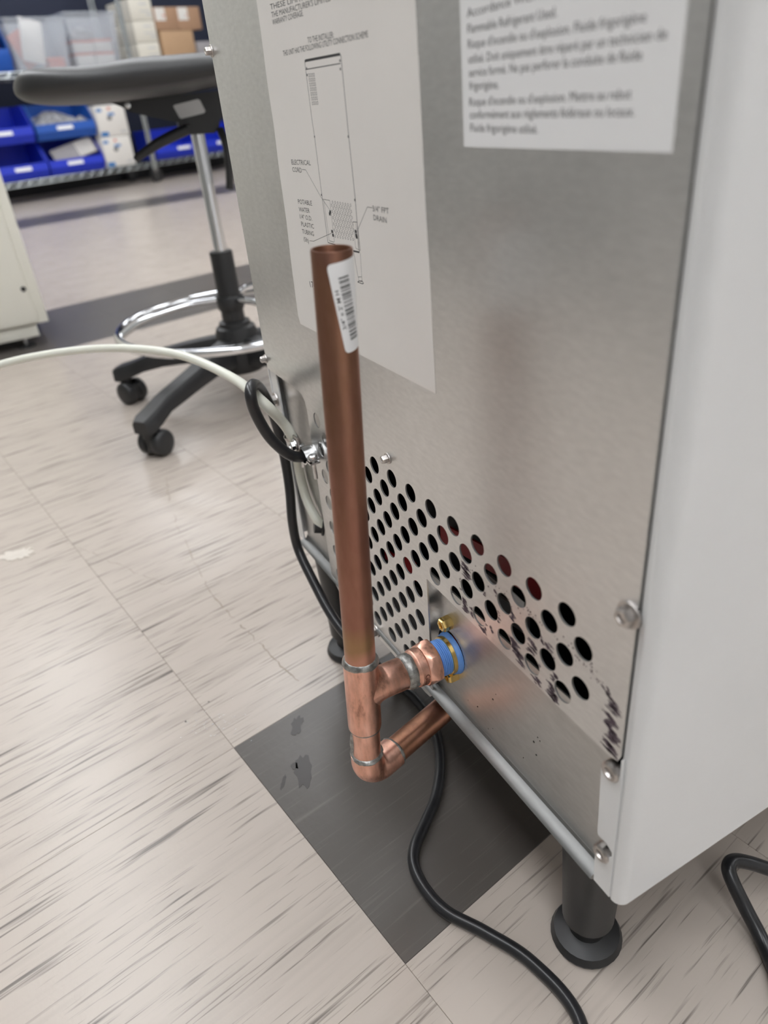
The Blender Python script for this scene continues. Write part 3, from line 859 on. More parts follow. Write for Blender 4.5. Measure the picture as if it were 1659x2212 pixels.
# stamped letters on the adapter
v_, f_ = text_data('GID', .01); xs = [a for a, b in v_]; mx_ = max(xs)
aref = -BD.cross(U); aref = aref if aref.dot(CAM - TEE) > 0 else -aref
def on_cup(a, b):
    an = (a / mx_ - .5) * R(44) + R(6); tt = .0455 + b / .73 * .0042
    return TEE + BD * tt + (aref * math.cos(an) + U * math.sin(-an)) * (FR * 1.17 + .0001)
MB().add([on_cup(a, b) for a, b in v_], f_).build('stamped_letters', mat('stamp_shadow', (0.30, 0.13, 0.09, 1), 0.5, 0.8), hxo, None)

# drain outlet of the machine: brass thread with blue tape, two brass bolts
dr = MB().lathe([(.0600, .0125), (.0705, .0128), (.0710, .0152), (.0745, .0156), (.0760, .0154), (.0880, .0150)], TEE, BD, 40)
dro = dr.build('drain_outlet', M['brass'], mach, 40); dro['label'] = 'brass threaded drain outlet'
pf = []
for k in range(7): pf += [(.0606 + k * .00150, .0131), (.0606 + k * .00150 + .0004, .0142), (.0606 + k * .00150 + .0010, .0143)]
MB().lathe(pf + [(.0709, .0142), (.0712, .0130)], TEE, BD, 48, wob=.006, seed=3).build('thread_tape', M['ptfe'], dro, 60)
MB().lathe([(.0738, .0150), (.0744, .0163), (.0765, .0171), (.0782, .0174), (.0788, .0160)], TEE, BD, 48, wob=.012, seed=6).build('thread_tape', M['ptfe'], dro, 40)
for (x, y) in ((972, 1343), (984, 1455)):
    p = at(x, y, 1, PY); bolt('brass_bolt', (p.x, PY, p.z), .0057, M['brass'], mach, washer=False, h=.0085, rot=.2 + x)

# water drops below the drain
wd_ = MB(); rn = random.Random(5)
for k in range(16):
    x, z = 0.305 + rn.random() ** 1.3 * .12, .168 + rn.random() * .05
    r = rn.uniform(.0004, .0009)
    wd_.lathe([(0, r), (r * .35, r * .85), (r * .55, r * .45), (r * .6, .00002)], (x, PY, z), (0, -1, 0), 8)
wo = wd_.build('water_drops', M['water'], mach, 60); wo['kind'] = 'stuff'; wo['label'] = 'tiny water drops on the plate'

# ================================================================== cord clamp, tube and cord on the left
C0 = at(658, 984, 1, -.010)                              # where the cord leaves the clamp
cx_, cz_ = C0.x, C0.z
cl = MB().lathe([(0, .0105), (.003, .0105), (.0035, .0085), (.010, .0085), (.012, .0078)], (cx_, .0080, cz_), (0, -1, 0), 24)
for sg in (-1, 1):
    arch = [(-.019, .0035), (-.0105, .0035), (-.0085, .0060), (-.005, .0083), (0, .0090), (.005, .0083), (.0085, .0060), (.0105, .0035), (.019, .0035)]
    q = [(x, z) for x, z in arch] + [(x, z + .0016) for x, z in arch[::-1]]
    cl.prism([(cx_ + x, -.0125, cz_ + sg * (z - .0025)) for x, z in q], (0, .010, 0))
clamp = cl.build('cord_clamp', M['steel'], mach, 40)
for dx in (-.0148, .0148):
    MB().lathe([(0, .0019), (.021, .0019), (.0212, .0042), (.0240, .0042), (.0248, .0030)], (cx_ + dx, -.0075, cz_ - .019), (0, 0, 1), 14).build('clamp_screw', M['steel'], clamp, 40)
# small loop clip that holds the white tube
T1 = at(634, 952, 1, -.012)
td = (at(604, 905, 1, -.022) - T1).normalized()
lc = MB().lathe([(-.008, .0064), (.008, .0064), (.008, .0057), (-.008, .0057), (-.008, .0064)], T1, td, 24, cap=False)
lc.box(T1.x + .004, T1.x + .020, T1.y - .0030, T1.y - .0016, T1.z - .008, T1.z + .010)
lco = lc.build('tube_clip', M['steel_dull'], mach, 40)
bolt('clip_screw', (T1.x + .012, T1.y - .003, T1.z + .001), .0046, M['steel'], lco, h=.004)


def d_at(x, y, dep):
    return CAM + (AX * ((x - PX0) / FPX) + AD * ((y - PY0) / FPX) + AF) * dep


def depth(p): return (Vector(p) - CAM).dot(AF)


d1 = depth(T1)
tp = [at(696, 1136, 1, .006), at(682, 1118, 1, .0020), at(663, 1080, 1, .0015), at(649, 1030, 1, .0020), at(643, 995, 1, .0005), T1, at(612, 914, 1, -.020), at(560, 862, 1, -.038), d_at(500, 815, d1 * 1.10),
      d_at(400, 770, d1 * 1.20), d_at(300, 754, d1 * 1.27), d_at(200, 754, d1 * 1.33), d_at(100, 766, d1 * 1.36), d_at(0, 788, d1 * 1.38), d_at(-160, 840, d1 * 1.40), d_at(-330, 930, d1 * 1.42)]
e = tp[-1]
tp += [Vector((e.x + .02, e.y - .12, .10)), Vector((e.x + .06, e.y - .25, .02)), Vector((e.x + .15, e.y - .40, .006)), Vector((e.x + .4, e.y - .55, .006))]
tube = MB().tube(smooth_path(tp, 10), .0050, 16).build('water_tube', M['tube'], None, 60)
tag(tube, 'white plastic water tube arching left from the metal clamp', 'tube')
il = MB().lathe([(0, .0095), (.002, .0095), (.003, .0070), (.010, .0066)], at(699, 1138, 1, .0079), (-.3, -1, .2), 18)
il.build('tube_inlet', M['nylon'], mach, 40)

cp = [Vector((cx_, .007, cz_)), Vector((cx_, -.004, cz_)), Vector((cx_, -.014, cz_)), at(630, 984, 1, -.024), at(606, 968, 1, -.033), at(578, 938, 1, -.042), at(551, 890, 1, -.049), at(541, 850, 1, -.050), at(548, 830, 1, -.039), at(566, 845, 1, -.019), at(588, 890, 1, -.010), at(605, 945, 1, -.0065),
      at(617, 1000, 1, -.0065), at(626, 1060, 1, -.009), at(632, 1130, 1, -.014), at(645, 1188, 1, -.014), at(678, 1258, 1, -.014), at(712, 1322, 1, -.014), at(748, 1372, 1, -.010), at(800, 1425, 1, .005), at(852, 1470, 2, .012), at(892, 1504, 2, .0062),
      at(926, 1548, 2, .0058), at(945, 1600, 2, .0058), at(951, 1655, 2, .0058), at(942, 1720, 2, .0058), at(917, 1780, 2, .0058), at(896, 1830, 2, .0058), at(895, 1872, 2, .0058), at(918, 1920, 2, .0058), at(965, 1970, 2, .0058), at(1050, 2015, 2, .0058), at(1150, 2080, 2, .0058), at(1250, 2200, 2, .0058), at(1280, 2400, 2, .0058)]
cord = MB().tube(smooth_path(cp, 9), .0052, 16).build('power_cord', M['cord'], None, 60)
tag(cord, 'black power cord looping from the clamp down to the floor under the copper pipe', 'cord')

# second cord on the floor at the right of the machine
c2 = [at(1900, 1990, 2, .006), at(1780, 1920, 2, .010), at(1680, 1884, 2, .022), at(1620, 1864, 2, .032), at(1584, 1860, 2, .036), at(1574, 1878, 2, .036), at(1586, 1912, 2, .030), at(1612, 1965, 2, .018), at(1650, 2040, 2, .007), at(1690, 2150, 2, .006), at(1720, 2350, 2, .006)]
cord2 = MB().tube(smooth_path(c2, 10), .0056, 16).build('floor_cable', M['cord'], None, 60)
tag(cord2, 'black cable bent in a loop on the floor beside the white side panel', 'cable')

# damp spots and a scrap on the floor
def blob(px, py, rx, ry, seed, n=18, ang=0):
    rn_ = random.Random(seed); out = []
    for k in range(n):
        a = 2 * math.pi * k / n; s_ = rn_.uniform(.65, 1.1)
        x, y = math.cos(a) * rx * s_, math.sin(a) * ry * s_
        p = at(px + x * math.cos(ang) - y * math.sin(ang), py + x * math.sin(ang) + y * math.cos(ang), 2, 0.0); out.append((p.x, p.y, .00005))
    return out


sc = MB(); b_ = blob(36, 1199, 44, 12, 9, 40, -.20); sc.prism(b_, (0, 0, .0010))
sco = sc.build('paper_scrap', M['scrap'], None, None); tag(sco, 'small torn white scrap lying on the light floor tiles', 'scrap')
dsp = MB()
for (x, y, rx, ry, s_, a) in ((641, 1568, 13, 25, 1, .3), (656, 1668, 20, 42, 3, -.05), (636, 1655, 9, 8, 2, .4), (612, 1690, 4, 20, 6, .3)): dsp.prism(blob(x, y, rx, ry, s_, 20, a), (0, 0, .00025))
dso = dsp.build('damp_spots', M['damp'], None, None); dso['kind'] = 'stuff'; tag(dso, 'wet spots on the charcoal floor tile by the copper elbow', 'water')
scf = MB(); rn = random.Random(21)
def scuff(pts, w):
    q = []
    for a, b in zip(pts, pts[1:]):
        for k in range(8): q.append((a[0] + (b[0] - a[0]) * k / 8 + rn.uniform(-3, 3), a[1] + (b[1] - a[1]) * k / 8 + rn.uniform(-3, 3)))
    q = [at(x, y, 2, .00006) for x, y in q]
    for a, b in zip(q, q[1:]):
        if rn.random() < .22: continue
        d = (b - a).normalized(); nn_ = Vector((-d.y, d.x, 0)) * w * rn.uniform(.3, 1.2)
        scf.add([a + nn_, b + nn_ * .7, b - nn_ * .7, a - nn_], [(0, 1, 2, 3)])
scuff([(360, 1030), (366, 1085), (385, 1140), (420, 1215), (455, 1280), (500, 1330), (545, 1375), (600, 1430), (650, 1478)], .0011)
scuff([(130, 1165), (210, 1200), (290, 1235), (365, 1268)], .0006)
sfo = scf.build('scuff_marks', M['scuff'], floor, None); sfo['kind'] = 'stuff'
fd = MB(); rn = random.Random(8)
for k in range(50):
    q = at(400 + rn.gauss(60, 38), 1560 + rn.gauss(0, 28), 2, 0.0); r = rn.uniform(.0004, .0014)
    fd.lathe([(0.0002, r), (r * .25, r * .85), (r * .4, r * .4), (r * .42, .00003)], (q.x, q.y, 0), (0, 0, 1), 8)
fdo = fd.build('floor_droplets', M['water'], None, 60); fdo['kind'] = 'stuff'; tag(fdo, 'water droplets splashed on the light tiles beside the charcoal tile', 'water')

# ================================================================== drafting stool
CC = Vector((-0.905, 0.225, 0))
stool = empty('drafting_stool', CC, 'black drafting stool with chrome foot ring and five-star base on casters', 'stool')
SLX = Vector((-.22, -.975, 0)).normalized(); SNX = Vector((-SLX.y, SLX.x, 0))
if SNX.dot(CAM - CC) < 0: SNX = -SNX
def sl(s_, n_, z): return CC + SLX * s_ + SNX * n_ + Vector((0, 0, z))


# seat: lofted cushion, long axis across the view
tops = [(.296, .642), (.291, .658), (.278, .671), (.258, .6765), (.225, .6755), (.175, .6715), (.13, .6735), (.08, .679), (.03, .676), (-.01, .677), (-.055, .673), (-.11, .674), (-.16, .668), (-.20, .650), (-.212, .636)]
bots = [(.296, .634), (.291, .626), (.278, .620), (.258, .6155), (.225, .613), (.175, .611), (.13, .610), (.08, .610), (.03, .612), (-.01, .615), (-.055, .6205), (-.11, .622), (-.16, .621), (-.20, .626), (-.211, .632)]
seat = MB(); nn = 28; k_ = len(tops)
for i in range(k_):
    zt, zb = tops[i][1], bots[i][1]; s_ = tops[i][0]
    fr = max(-1, min(1, (s_ - .042) / .259)); hw = .222 * (max(0.0, 1 - abs(fr) ** 3.6)) ** (1 / 3.6) + .010
    zm, hz = (zt + zb) / 2, (zt - zb) / 2
    for j in range(nn):
        a = 2 * math.pi * j / nn; ca, sa = math.cos(a), math.sin(a)
        x = hw * math.copysign(abs(ca) ** (2 / 4.5), ca); z = hz * math.copysign(abs(sa) ** (2 / 2.6), sa)
        dish = -.008 * (1 - (x / hw) ** 2) if sa > 0 else 0
        seat.v.append(tuple(sl(s_, x, zm + z + dish)))
for i in range(k_ - 1):
    for j in range(nn): seat.f.append((i * nn + j, i * nn + (j + 1) % nn, (i + 1) * nn + (j + 1) % nn, (i + 1) * nn + j))
seat.f.append(tuple(range(nn))); seat.f.append(tuple((k_ - 1) * nn + j for j in range(nn)))
so = seat.build('seat', M['pu'], stool, 60)
sub = so.modifiers.new('sub', 'SUBSURF'); sub.levels = 2; sub.render_levels = 2
# mechanism
mp_ = [(.150, .612), (.130, .603), (.116, .593), (.080, .581), (.034, .568), (.034, .554), (.024, .546), (-.030, .544), (-.040, .552), (-.045, .568), (-.10, .585), (-.12, .600), (-.12, .612)]
me_ = MB(); me_.prism([sl(s_, -.055, z) for s_, z in mp_], SNX * .11)
mo = me_.build('seat_mechanism', M['nylon'], stool, 30)
MB().prism([sl(s_, .0555, z) for s_, z in ((.037, .595), (.034, .597), (-.010, .6025), (-.014, .600), (-.020, .582), (-.017, .579), (.027, .5735), (.030, .576))], SNX * .0006).build('maker_plate', M['silver'], mo, None)
MB().lathe([(0, .006), (.001, .006), (.0015, .004)], sl(.118, .055, .604), SNX, 16).build('bolt', M['steel'], mo, 40)
lv = MB(); q = [(.02, .556, .009), (.05, .548, .0095), (.08, .538, .009), (.10, .529, .008), (.122, .519, .0065), (.127, .516, .004)]
lv.tube([sl(a, .085, b) for a, b, c in q], [c * 1.05 for a, b, c in q], 12); lv.tube([sl(.02, .03, .560), sl(.02, .088, .556)], .006, 10)
lv.build('lever', M['nylon'], mo, 50)
lv2 = MB().tube(smooth_path([sl(-.04, .07, .55), sl(-.045, .085, .52), sl(-.042, .09, .48), sl(-.038, .09, .455), sl(-.036, .09, .447)], 6), .0075, 10); lv2.build('lever', M['nylon'], mo, 50)
MB().lathe([(.30, .0135), (.545, .0135)], CC, (0, 0, 1), 24).build('gas_cylinder', M['chrome'], stool, 40)
MB().lathe([(.16, .0255), (.318, .0245), (.322, .0235), (.322, .015)], CC, (0, 0, 1), 28).build('cylinder_sleeve', M['nylon'], stool, 40)
# foot ring with clamp and spokes
RZ, RR = .180, .250
fr_ = MB().tube([CC + Vector((RR * math.cos(2 * math.pi * k / 72), RR * math.sin(2 * math.pi * k / 72), RZ)) for k in range(72)], .0095, 14, closed=True)
fro = fr_.build('foot_ring', M['chrome'], stool, 60)
hb = MB().lathe([(.200, .0285), (.203, .030), (.226, .030), (.229, .028)], CC, (0, 0, 1), 28).build('ring_clamp', M['nylon'], fro, 40)
for k in range(3):
    a = R(20 + 120 * k); d_ = Vector((math.cos(a), math.sin(a), 0))
    MB().tube(smooth_path([CC + d_ * .03 + Vector((0, 0, .222)), CC + d_ * .10 + Vector((0, 0, .221)), CC + d_ * .19 + Vector((0, 0, .205)), CC + d_ * .246 + Vector((0, 0, RZ))], 6), .007, 10).build('spoke', M['chrome'], fro, 60)
# five-star base
MB().lathe([(.062, .050), (.07, .056), (.10, .055), (.148, .047), (.160, .043), (.163, .036), (.172, .034), (.174, .026)], CC, (0, 0, 1), 32).build('base_hub', M['nylon'], stool, 40)
arms = [(-52, .342), (-121, .285), (168, .30), (96, .30), (24, .30)]
for (az, L_) in arms:
    a = R(az); d_ = Vector((math.cos(a), math.sin(a), 0)); s_ = Vector((-d_.y, d_.x, 0))
    am = MB(); sec = [(.03, .142, .082, .024), (.07, .138, .084, .023), (.12, .131, .088, .022), (.18, .120, .084, .021), (L_ - .055, .104, .075, .021), (L_ - .02, .094, .062, .022), (L_ + .006, .088, .056, .023), (L_ + .020, .082, .056, .017)]
    b0 = 0
    for (t, zt, zb, hw) in sec:
        for (x, z) in ((-hw, zb), (-hw, zt - .008), (-hw * .72, zt), (hw * .72, zt), (hw, zt - .008), (hw, zb)): am.v.append(tuple(CC + d_ * t + s_ * x + Vector((0, 0, z))))
    for i in range(len(sec) - 1):
        for j in range(6): am.f.append((i * 6 + j, i * 6 + (j + 1) % 6, (i + 1) * 6 + (j + 1) % 6, (i + 1) * 6 + j))
    am.f.append(tuple(range(6))); e0 = (len(sec) - 1) * 6; am.f.append(tuple(e0 + j for j in range(6)))
    am.build('base_arm', M['nylon'], stool, 40)
    # caster: twin wheels with hood
    tip = CC + d_ * L_
    wdv = Vector((math.cos(a + R(60)), math.sin(a + R(60)), 0)) if az != -52 else Vector((.80, .60, 0))
    wdv.normalize(); ctr = tip + Vector((-wdv.y, wdv.x, 0)) * .012 + Vector((0, 0, .0265))
    cs = MB().tube([tip + Vector((0, 0, .054)), tip + Vector((0, 0, .064))], .011, 12)
    cs.tube([tip + Vector((0, 0, .040)), tip + Vector((0, 0, .057))], .014, 14)
    cs.box(-.012, .012, -.022, .022, .010, .046, .003, Matrix((wdv, Vector((-wdv.y, wdv.x, 0)), Vector((0, 0, 1)))).transposed().to_4x4() if False else Matrix.Translation(ctr - Vector((0, 0, .0265))) @ Matrix((wdv, Vector((-wdv.y, wdv.x, 0)), Vector((0, 0, 1)))).transposed().to_4x4())
    co = cs.build('caster', M['nylon'], stool, 40)
    for sg in (-1, 1):
        MB().lathe([(.008, .0255), (.010, .0268), (.021, .0268), (.025, .025), (.028, .020), (.029, .010)], ctr, wdv * sg, 28).build('wheel', M['nylon'], co, 40)

# ================================================================== cream cabinet at the left
cab = empty('cabinet', (-1.95, -.45, 0), 'cream metal cabinet with a small black screw on levelling feet', 'cabinet')
XF = -1.75
MB().box(XF - .42, XF - .004, -.80, -.112, .066, 1.05, .003).build('body', M['cream'], cab, 30)
MB().box(XF - .0035, XF + .012, -.795, -.142, .074, 1.045, .003).build('door', M['cream'], cab, 30)
MB().box(XF - .40, XF - .003, -.79, -.150, .030, .064, .002).build('plinth', M['cream'], cab, 30)
MB().lathe([(0, .0075), (.001, .0075), (.001, .0033), (.0016, .0048)], (XF + .012, -.153, .174), (1, 0, 0), 16).build('screw', M['black'], cab, 40)
for (x, y) in ((XF - .03, -.195), (XF - .37, -.195), (XF - .03, -.74), (XF - .37, -.74)):
    ft = MB().lathe([(.008, .007), (.032, .007)], (x, y, 0), (0, 0, 1), 12)
    ft.lathe([(.022, .012), (.030, .012)], (x, y, 0), (0, 0, 1), 6)
    fo_ = ft.build('levelling_foot', M['steel'], cab, 40)
    MB().lathe([(0, .026), (.004, .026), (.008, .018), (.009, .008)], (x, y, 0), (0, 0, 1), 20).build('foot_pad', M['leg'], fo_, 40)

# ================================================================== storage racks in the background
def rack(name, label, u0, u1, dep0, dep1, shelves, posts_h):
    t = empty(name, rk(u0, dep0), label, 'rack')
    for u in (u0, u1):
        for d in (dep0, dep1):
            MB().lathe([(.11, .0125), (posts_h, .0125)], rk(u, d), (0, 0, 1), 12).build('post', M['wire'], t, 50)
            c_ = MB().box(-.012, .012, -.010, .010, .035, .10, mtx=Matrix.Translation(rk(u, d)))
            c_.lathe([(.098, .022), (.112, .022)], rk(u, d), (0, 0, 1), 12)
            co_ = c_.build('caster', M['steel'], t, 40)
            MB().lathe([(-.014, .058), (.014, .058)], rk(u, d, .0585) , (RKN + RKD * .4), 20).build('wheel', M['leg'], co_, 40)
    for z in shelves:
        sh = MB()
        # truss along the front and back edges, cross wires between
        for d in (dep0 - .005, dep1 + .005):
            sh.tube([rk(u0 - .01, d, z + .0), rk(u1 + .01, d, z + .0)], .0042, 6); sh.tube([rk(u0 - .01, d, z - .036), rk(u1 + .01, d, z - .036)], .0036, 6)
            n_ = int((u1 - u0) / .045); pts_ = []
            for k in range(n_ + 1): pts_.append(rk(u0 + (u1 - u0) * k / n_, d, z - (.036 if k % 2 else .0)))
            for p_, q in zip(pts_, pts_[1:]): sh.tube([p_, q], .0030, 5)
        n_ = int((u1 - u0) / .028)
        for k in range(n_ + 1):
            u = u0 + (u1 - u0) * k / n_; sh.tube([rk(u, dep0, z + .004), rk(u, dep1, z + .004)], .0022, 5, cap=False)
        sh.build('shelf', M['wire'], t, 50)
    return t


rack('wire_rack', 'chrome wire shelving rack on casters holding the blue bins and clear totes', -1.95, .025, 0, .52, (.17, .955), 1.9)
rack('wire_rack', 'chrome wire shelving rack on casters behind the stool, holding the cardboard boxes', .10, 1.75, .10, .60, (.17, .955), 1.9)


def bin_(u0, u1, d0, d1, z0, h, material, label, strip_u=None, group='blue bins on the racks'):
    """open-front stacking bin: low lip in front, sloping shoulders, tall sides and back"""
    t = empty('storage_bin', rk((u0 + u1) / 2, (d0 + d1) / 2, z0), label, 'bin', group)
    th = .008; lip = h * .40; mm = MB()
    side = [(d0 + .03, 0), (d1, 0), (d1, h), (d0 + (d1 - d0) * .32, h), (d0 + .012, lip + .01), (d0, lip * .55)]
    for u in (u0, u1 - th): mm.prism([rk(u, d, z0 + z) for d, z in side], RKD * th)
    mm.prism([rk(u0, d0 + .03, z0), rk(u1, d0 + .03, z0), rk(u1, d1, z0), rk(u0, d1, z0)], (0, 0, th))
    mm.prism([rk(u0, d1 - th, z0), rk(u1, d1 - th, z0), rk(u1, d1 - th, z0 + h), rk(u0, d1 - th, z0 + h)], -RKN * th)
    front = [(d0 + .030, 0), (d0, lip * .55), (d0 + .012, lip + .01), (d0 + .012 + th, lip + .01), (d0 + th, lip * .55), (d0 + .03 + th, 0)]
    mm.prism([rk(u0, d, z0 + z) for d, z in front], RKD * (u1 - u0))
    mm.build('body', material, t, 30)
    su = strip_u if strip_u is not None else (u0 + u1) / 2
    d_a, d_b, za, zb_ = d0 + .0015, d0 + .0085, lip * .64, lip * .9
    MB().prism([rk(su - .07, d_a - .002, z0 + za), rk(su + .07, d_a - .002, z0 + za), rk(su + .07, d_b - .002, z0 + zb_), rk(su - .07, d_b - .002, z0 + zb_)], RKN * .001).build('label_strip', M['label'], t, None)
    return t


bin_(-1.44, -.945, .01, .42, .178, .265, M['blue'], 'blue open-front bin in the lower row next to the cabinet', -1.16)
bin_(-.935, -.43, .01, .42, .178, .265, M['blue'], 'blue open-front bin in the lower row holding a striped packet', -.70)
bin_(-1.49, -.975, .03, .44, .450, .275, M['blue'], 'blue open-front bin stacked second from the bottom, at the far left', -1.22)
bin_(-.955, -.42, .03, .44, .450, .275, M['blue_b'], 'medium blue open-front bin full of crinkled clear packets', -.70)
bin_(-1.55, -.985, .0, .40, .965, .36, M['blue_b'], 'medium blue bin with plum packets on the upper shelf, left of the totes', -1.4)
bin_(-1.55, -.985, .0, .40, 1.335, .27, M['blue_b'], 'medium blue bin on top of the upper shelf stack, cut by the frame', -1.4)
bin_(.14, .66, .11, .50, .178, .25, M['blue'], 'blue open-front bin on the bottom shelf behind the stool lever', .45)
bin_(.67, 1.2, .11, .50, .178, .25, M['blue'], 'blue open-front bin on the bottom shelf behind the appliance', .9)
pk = MB(); rn = random.Random(2)
def lump(u0, u1, d0, d1, z0, z1, seed, n=9):
    rn_ = random.Random(seed); mm = MB(); vs_ = []
    for i in range(n):
        for j in range(n):
            a, b = i / (n - 1), j / (n - 1); e_ = 1 - max(abs(a - .5), abs(b - .5)) * .9
            vs_.append(rk(u0 + (u1 - u0) * a, d0 + (d1 - d0) * b, z0 + (z1 - z0) * e_ * rn_.uniform(.72, 1.0)))
    fs_ = [(i * n + j, (i + 1) * n + j, (i + 1) * n + j + 1, i * n + j + 1) for i in range(n - 1) for j in range(n - 1)]
    k0 = len(vs_)
    vs_ += [rk(u0, d0, z0), rk(u1, d0, z0), rk(u1, d1, z0), rk(u0, d1, z0)]
    fs_.append((k0, k0 + 1, k0 + 2, k0 + 3))
    edge = lambda idx, c1, c2: fs_.append(tuple(idx) + (c2, c1))
    edge([i * n for i in range(n)], k0, k0 + 1); edge([(n - 1) * n + j for j in range(n)], k0 + 1, k0 + 2)
    edge([i * n + n - 1 for i in range(n)][::-1], k0 + 2, k0 + 3); edge([j for j in range(n)][::-1], k0 + 3, k0)
    mm.add(vs_, fs_); return mm


tag(lump(-.94, -.45, .06, .42, .46, .70, 4).build('clear_packets', M['packet'], None, None), 'crinkled clear packets heaped in the medium blue bin', 'packets')
pkt = MB().box(-.20, .20, -.01, .01, -.07, .07, .008, RM @ Matrix.Translation((-.655, .09, .345)) @ Matrix.Rotation(R(-12), 4, 'Y') @ Matrix.Rotation(R(-25), 4, 'X'))
po = pkt.build('striped_packet', M['greyplastic'], None, 30); tag(po, 'grey packet with a white striped end leaning out of the lower blue bin', 'packet')
ps = MB()
for k in range(7): ps.box(.03 + k * .022, .042 + k * .022, -.0118, -.0105, -.062, .062, mtx=RM @ Matrix.Translation((-.655, .09, .345)) @ Matrix.Rotation(R(-12), 4, 'Y') @ Matrix.Rotation(R(-25), 4, 'X'))
ps.build('stripes', M['boxwhite'], po, None)
for k, z in enumerate((1.02, 1.16)):
    o = MB().box(-1.30, -1.04, .05, .12, z - .04, z + .075, .004, RM).build('plum_packet', M['purple'], None, 30)
    tag(o, ('lower' if k == 0 else 'upper') + ' plum packet with a white barcode patch in the medium blue bin', 'packet', 'plum packets in the blue bin')
    MB().box(-1.12, -1.05, .0485, .0495, z, z + .05, mtx=RM).build('barcode_patch', M['label'], o, None)


def carton(name, u0, u1, d0, d1, z0, z1, material, label, cat='box', group=None, marks=()):
    o = MB().box(u0, u1, d0, d1, z0, z1, .003, RM).build(name, material, None, 30); tag(o, label, cat, group)
    for k, (a0, a1, b0_, b1_, mm) in enumerate(marks):
        MB().box(u0 + (u1 - u0) * a0, u0 + (u1 - u0) * a1, d0 - .0012, d0 - .0002, z0 + (z1 - z0) * b0_, z0 + (z1 - z0) * b1_, mtx=RM).build('printed_mark', M[mm], o, None)
    return o


mk = ((.05, .22, .80, .90, 'bluep'), (.42, .52, .84, .92, 'orange'), (.40, .62, .66, .74, 'bluep'), (.36, .50, .52, .64, 'ink_grey'), (.03, .28, .02, .16, 'bluep'), (.70, .95, .10, .16, 'silver'))
carton('carton', -.415, -.135, .02, .40, .180, .420, M['boxwhite'], 'lower of two white cartons with blue print beside the bins', marks=mk, group='white cartons with blue print')
carton('carton', -.405, -.125, .02, .40, .424, .672, M['boxwhite'], 'upper of two white cartons with blue print beside the bins', marks=mk, group='white cartons with blue print')


def tote(u0, u1, d0, d1, z0, z1, label):
    t = empty('clear_tote', rk((u0 + u1) / 2, (d0 + d1) / 2, z0), label, 'tote', 'clear plastic totes')
    tp_ = .03; th = .004
    def q(e_, z): return [rk(u0 + tp_ * e_, d0 + tp_ * e_, z), rk(u1 - tp_ * e_, d0 + tp_ * e_, z), rk(u1 - tp_ * e_, d1 - tp_ * e_, z), rk(u0 + tp_ * e_, d1 - tp_ * e_, z)]
    mm = MB(); v0, v1 = q(1, z0), q(0, z1)
    mm.add(v0 + v1, [(0, 1, 2, 3), (0, 1, 5, 4), (1, 2, 6, 5), (2, 3, 7, 6), (3, 0, 4, 7)])
    b_ = mm.build('body', M['clear'], t, None); so_ = b_.modifiers.new('thick', 'SOLIDIFY'); so_.thickness = th; so_.offset = 0
    rm = MB(); vv = q(-.25, z1)
    for a, b in zip(vv, vv[1:] + vv[:1]): rm.tube([a, b], .008, 8)
    rm.build('rim', M['clear'], t, 50)
    return t


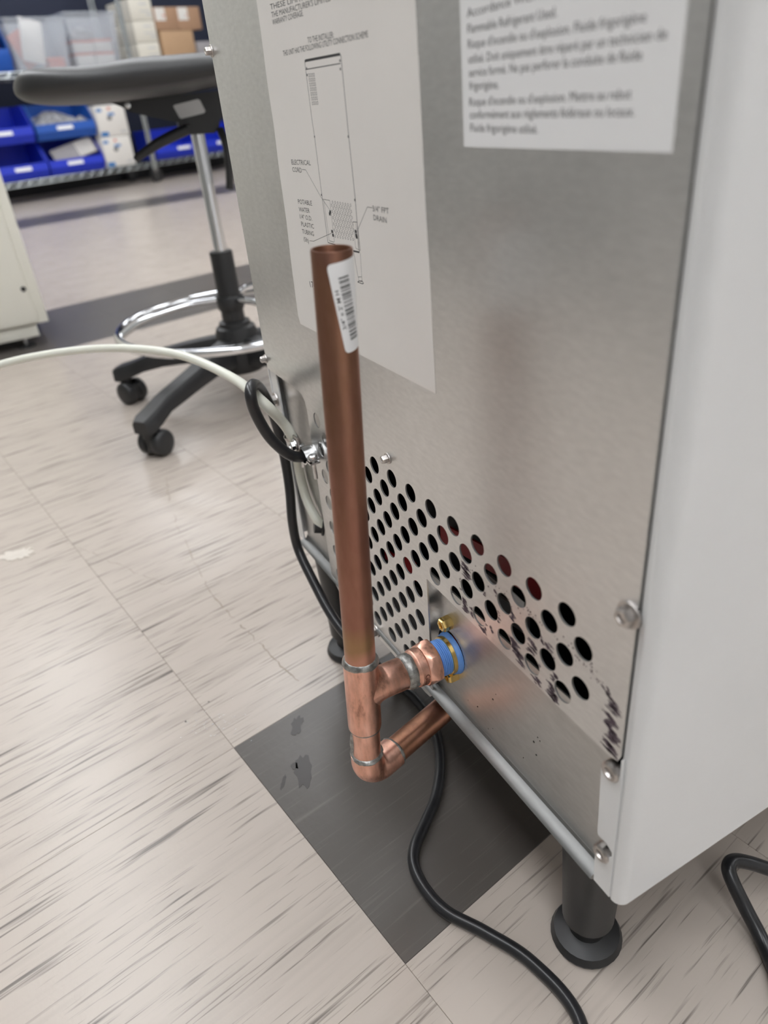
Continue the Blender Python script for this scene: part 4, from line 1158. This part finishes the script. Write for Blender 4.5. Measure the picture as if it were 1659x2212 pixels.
tote(-.965, -.475, .02, .42, .962, 1.318, 'clear tote full of papers on the upper shelf, left of the other tote')
tote(-.455, -.008, .03, .42, .962, 1.350, 'clear tote with red-topped cartons on the upper shelf beside the post')
pp = MB().box(-.09, .09, -.006, .006, -.16, .16, .002, RM @ Matrix.Translation((-.74, .12, 1.17)) @ Matrix.Rotation(R(14), 4, 'Y') @ Matrix.Rotation(R(-10), 4, 'X')).build('envelope', M['boxwhite'], None, 30)
tag(pp, 'white envelope leaning inside the left clear tote', 'envelope')
pp = MB().box(-.08, .08, -.01, .01, -.13, .13, .004, RM @ Matrix.Translation((-.795, .17, 1.125)) @ Matrix.Rotation(R(-24), 4, 'Y')).build('folder', M['orange'], None, 30)
tag(pp, 'salmon folder lying aslant inside the left clear tote', 'folder')
carton('carton', -.66, -.53, .07, .2, .972, 1.05, M['orange'], 'small salmon carton at the bottom of the left clear tote')
for (a, b, z0, z1, nm) in ((-.41, -.245, .97, 1.07, 'lower left'), (-.235, -.065, .97, 1.07, 'lower right'), (-.41, -.235, 1.075, 1.16, 'upper left'), (-.225, -.065, 1.075, 1.165, 'upper right')):
    o = carton('carton', a, b, .08, .3, z0, z1, M['boxwhite'], 'white carton with red lid, ' + nm + ' one in the right clear tote', group='red-lidded cartons in the tote')
    MB().box(a - .002, b + .002, .078, .302, z1 - .018, z1 + .002, .001, RM).build('lid', M['orange'], o, None)
o = lump(-.40, -.2, .1, .32, 1.17, 1.28, 12).build('packing_film', M['packet'], None, None); tag(o, 'crumpled packing film on the cartons in the right clear tote', 'film')
# cartons on the second rack
for k, z in enumerate((.965, 1.130, 1.295)):
    carton('carton', .195, .415, .12, .55, z, z + .161, M['boxcream'], ('lowest', 'middle', 'topmost')[k] + ' cream carton in the tall stack beside the rack post', group='stack of cream cartons',
           marks=((.45, .8, .72, .80, 'silver'), (.45, .9, .40, .46, 'silver'), (.7, .95, .22, .30, 'silver')))
carton('cardboard_box', .450, .790, .12, .5, .962, 1.212, M['card'], 'large plain cardboard box below the two small ones', marks=((.40, .62, .02, .25, 'card2'),))
carton('cardboard_box', .425, .660, .12, .45, 1.216, 1.392, M['card2'], 'small cardboard box with white label, beside the cream cartons', marks=((.05, .48, .42, .97, 'boxwhite'), (.36, .46, .58, .68, 'orange')), group='small labelled cardboard boxes')
carton('cardboard_box', .662, .905, .12, .45, 1.216, 1.392, M['card2'], 'small cardboard box with white label, next to the appliance edge', marks=((.04, .46, .42, .97, 'boxwhite'), (.34, .44, .58, .68, 'orange')), group='small labelled cardboard boxes')
carton('carton', .82, 1.11, .14, .5, .962, 1.12, M['greyplastic'], 'grey-lilac carton right of the large cardboard box')
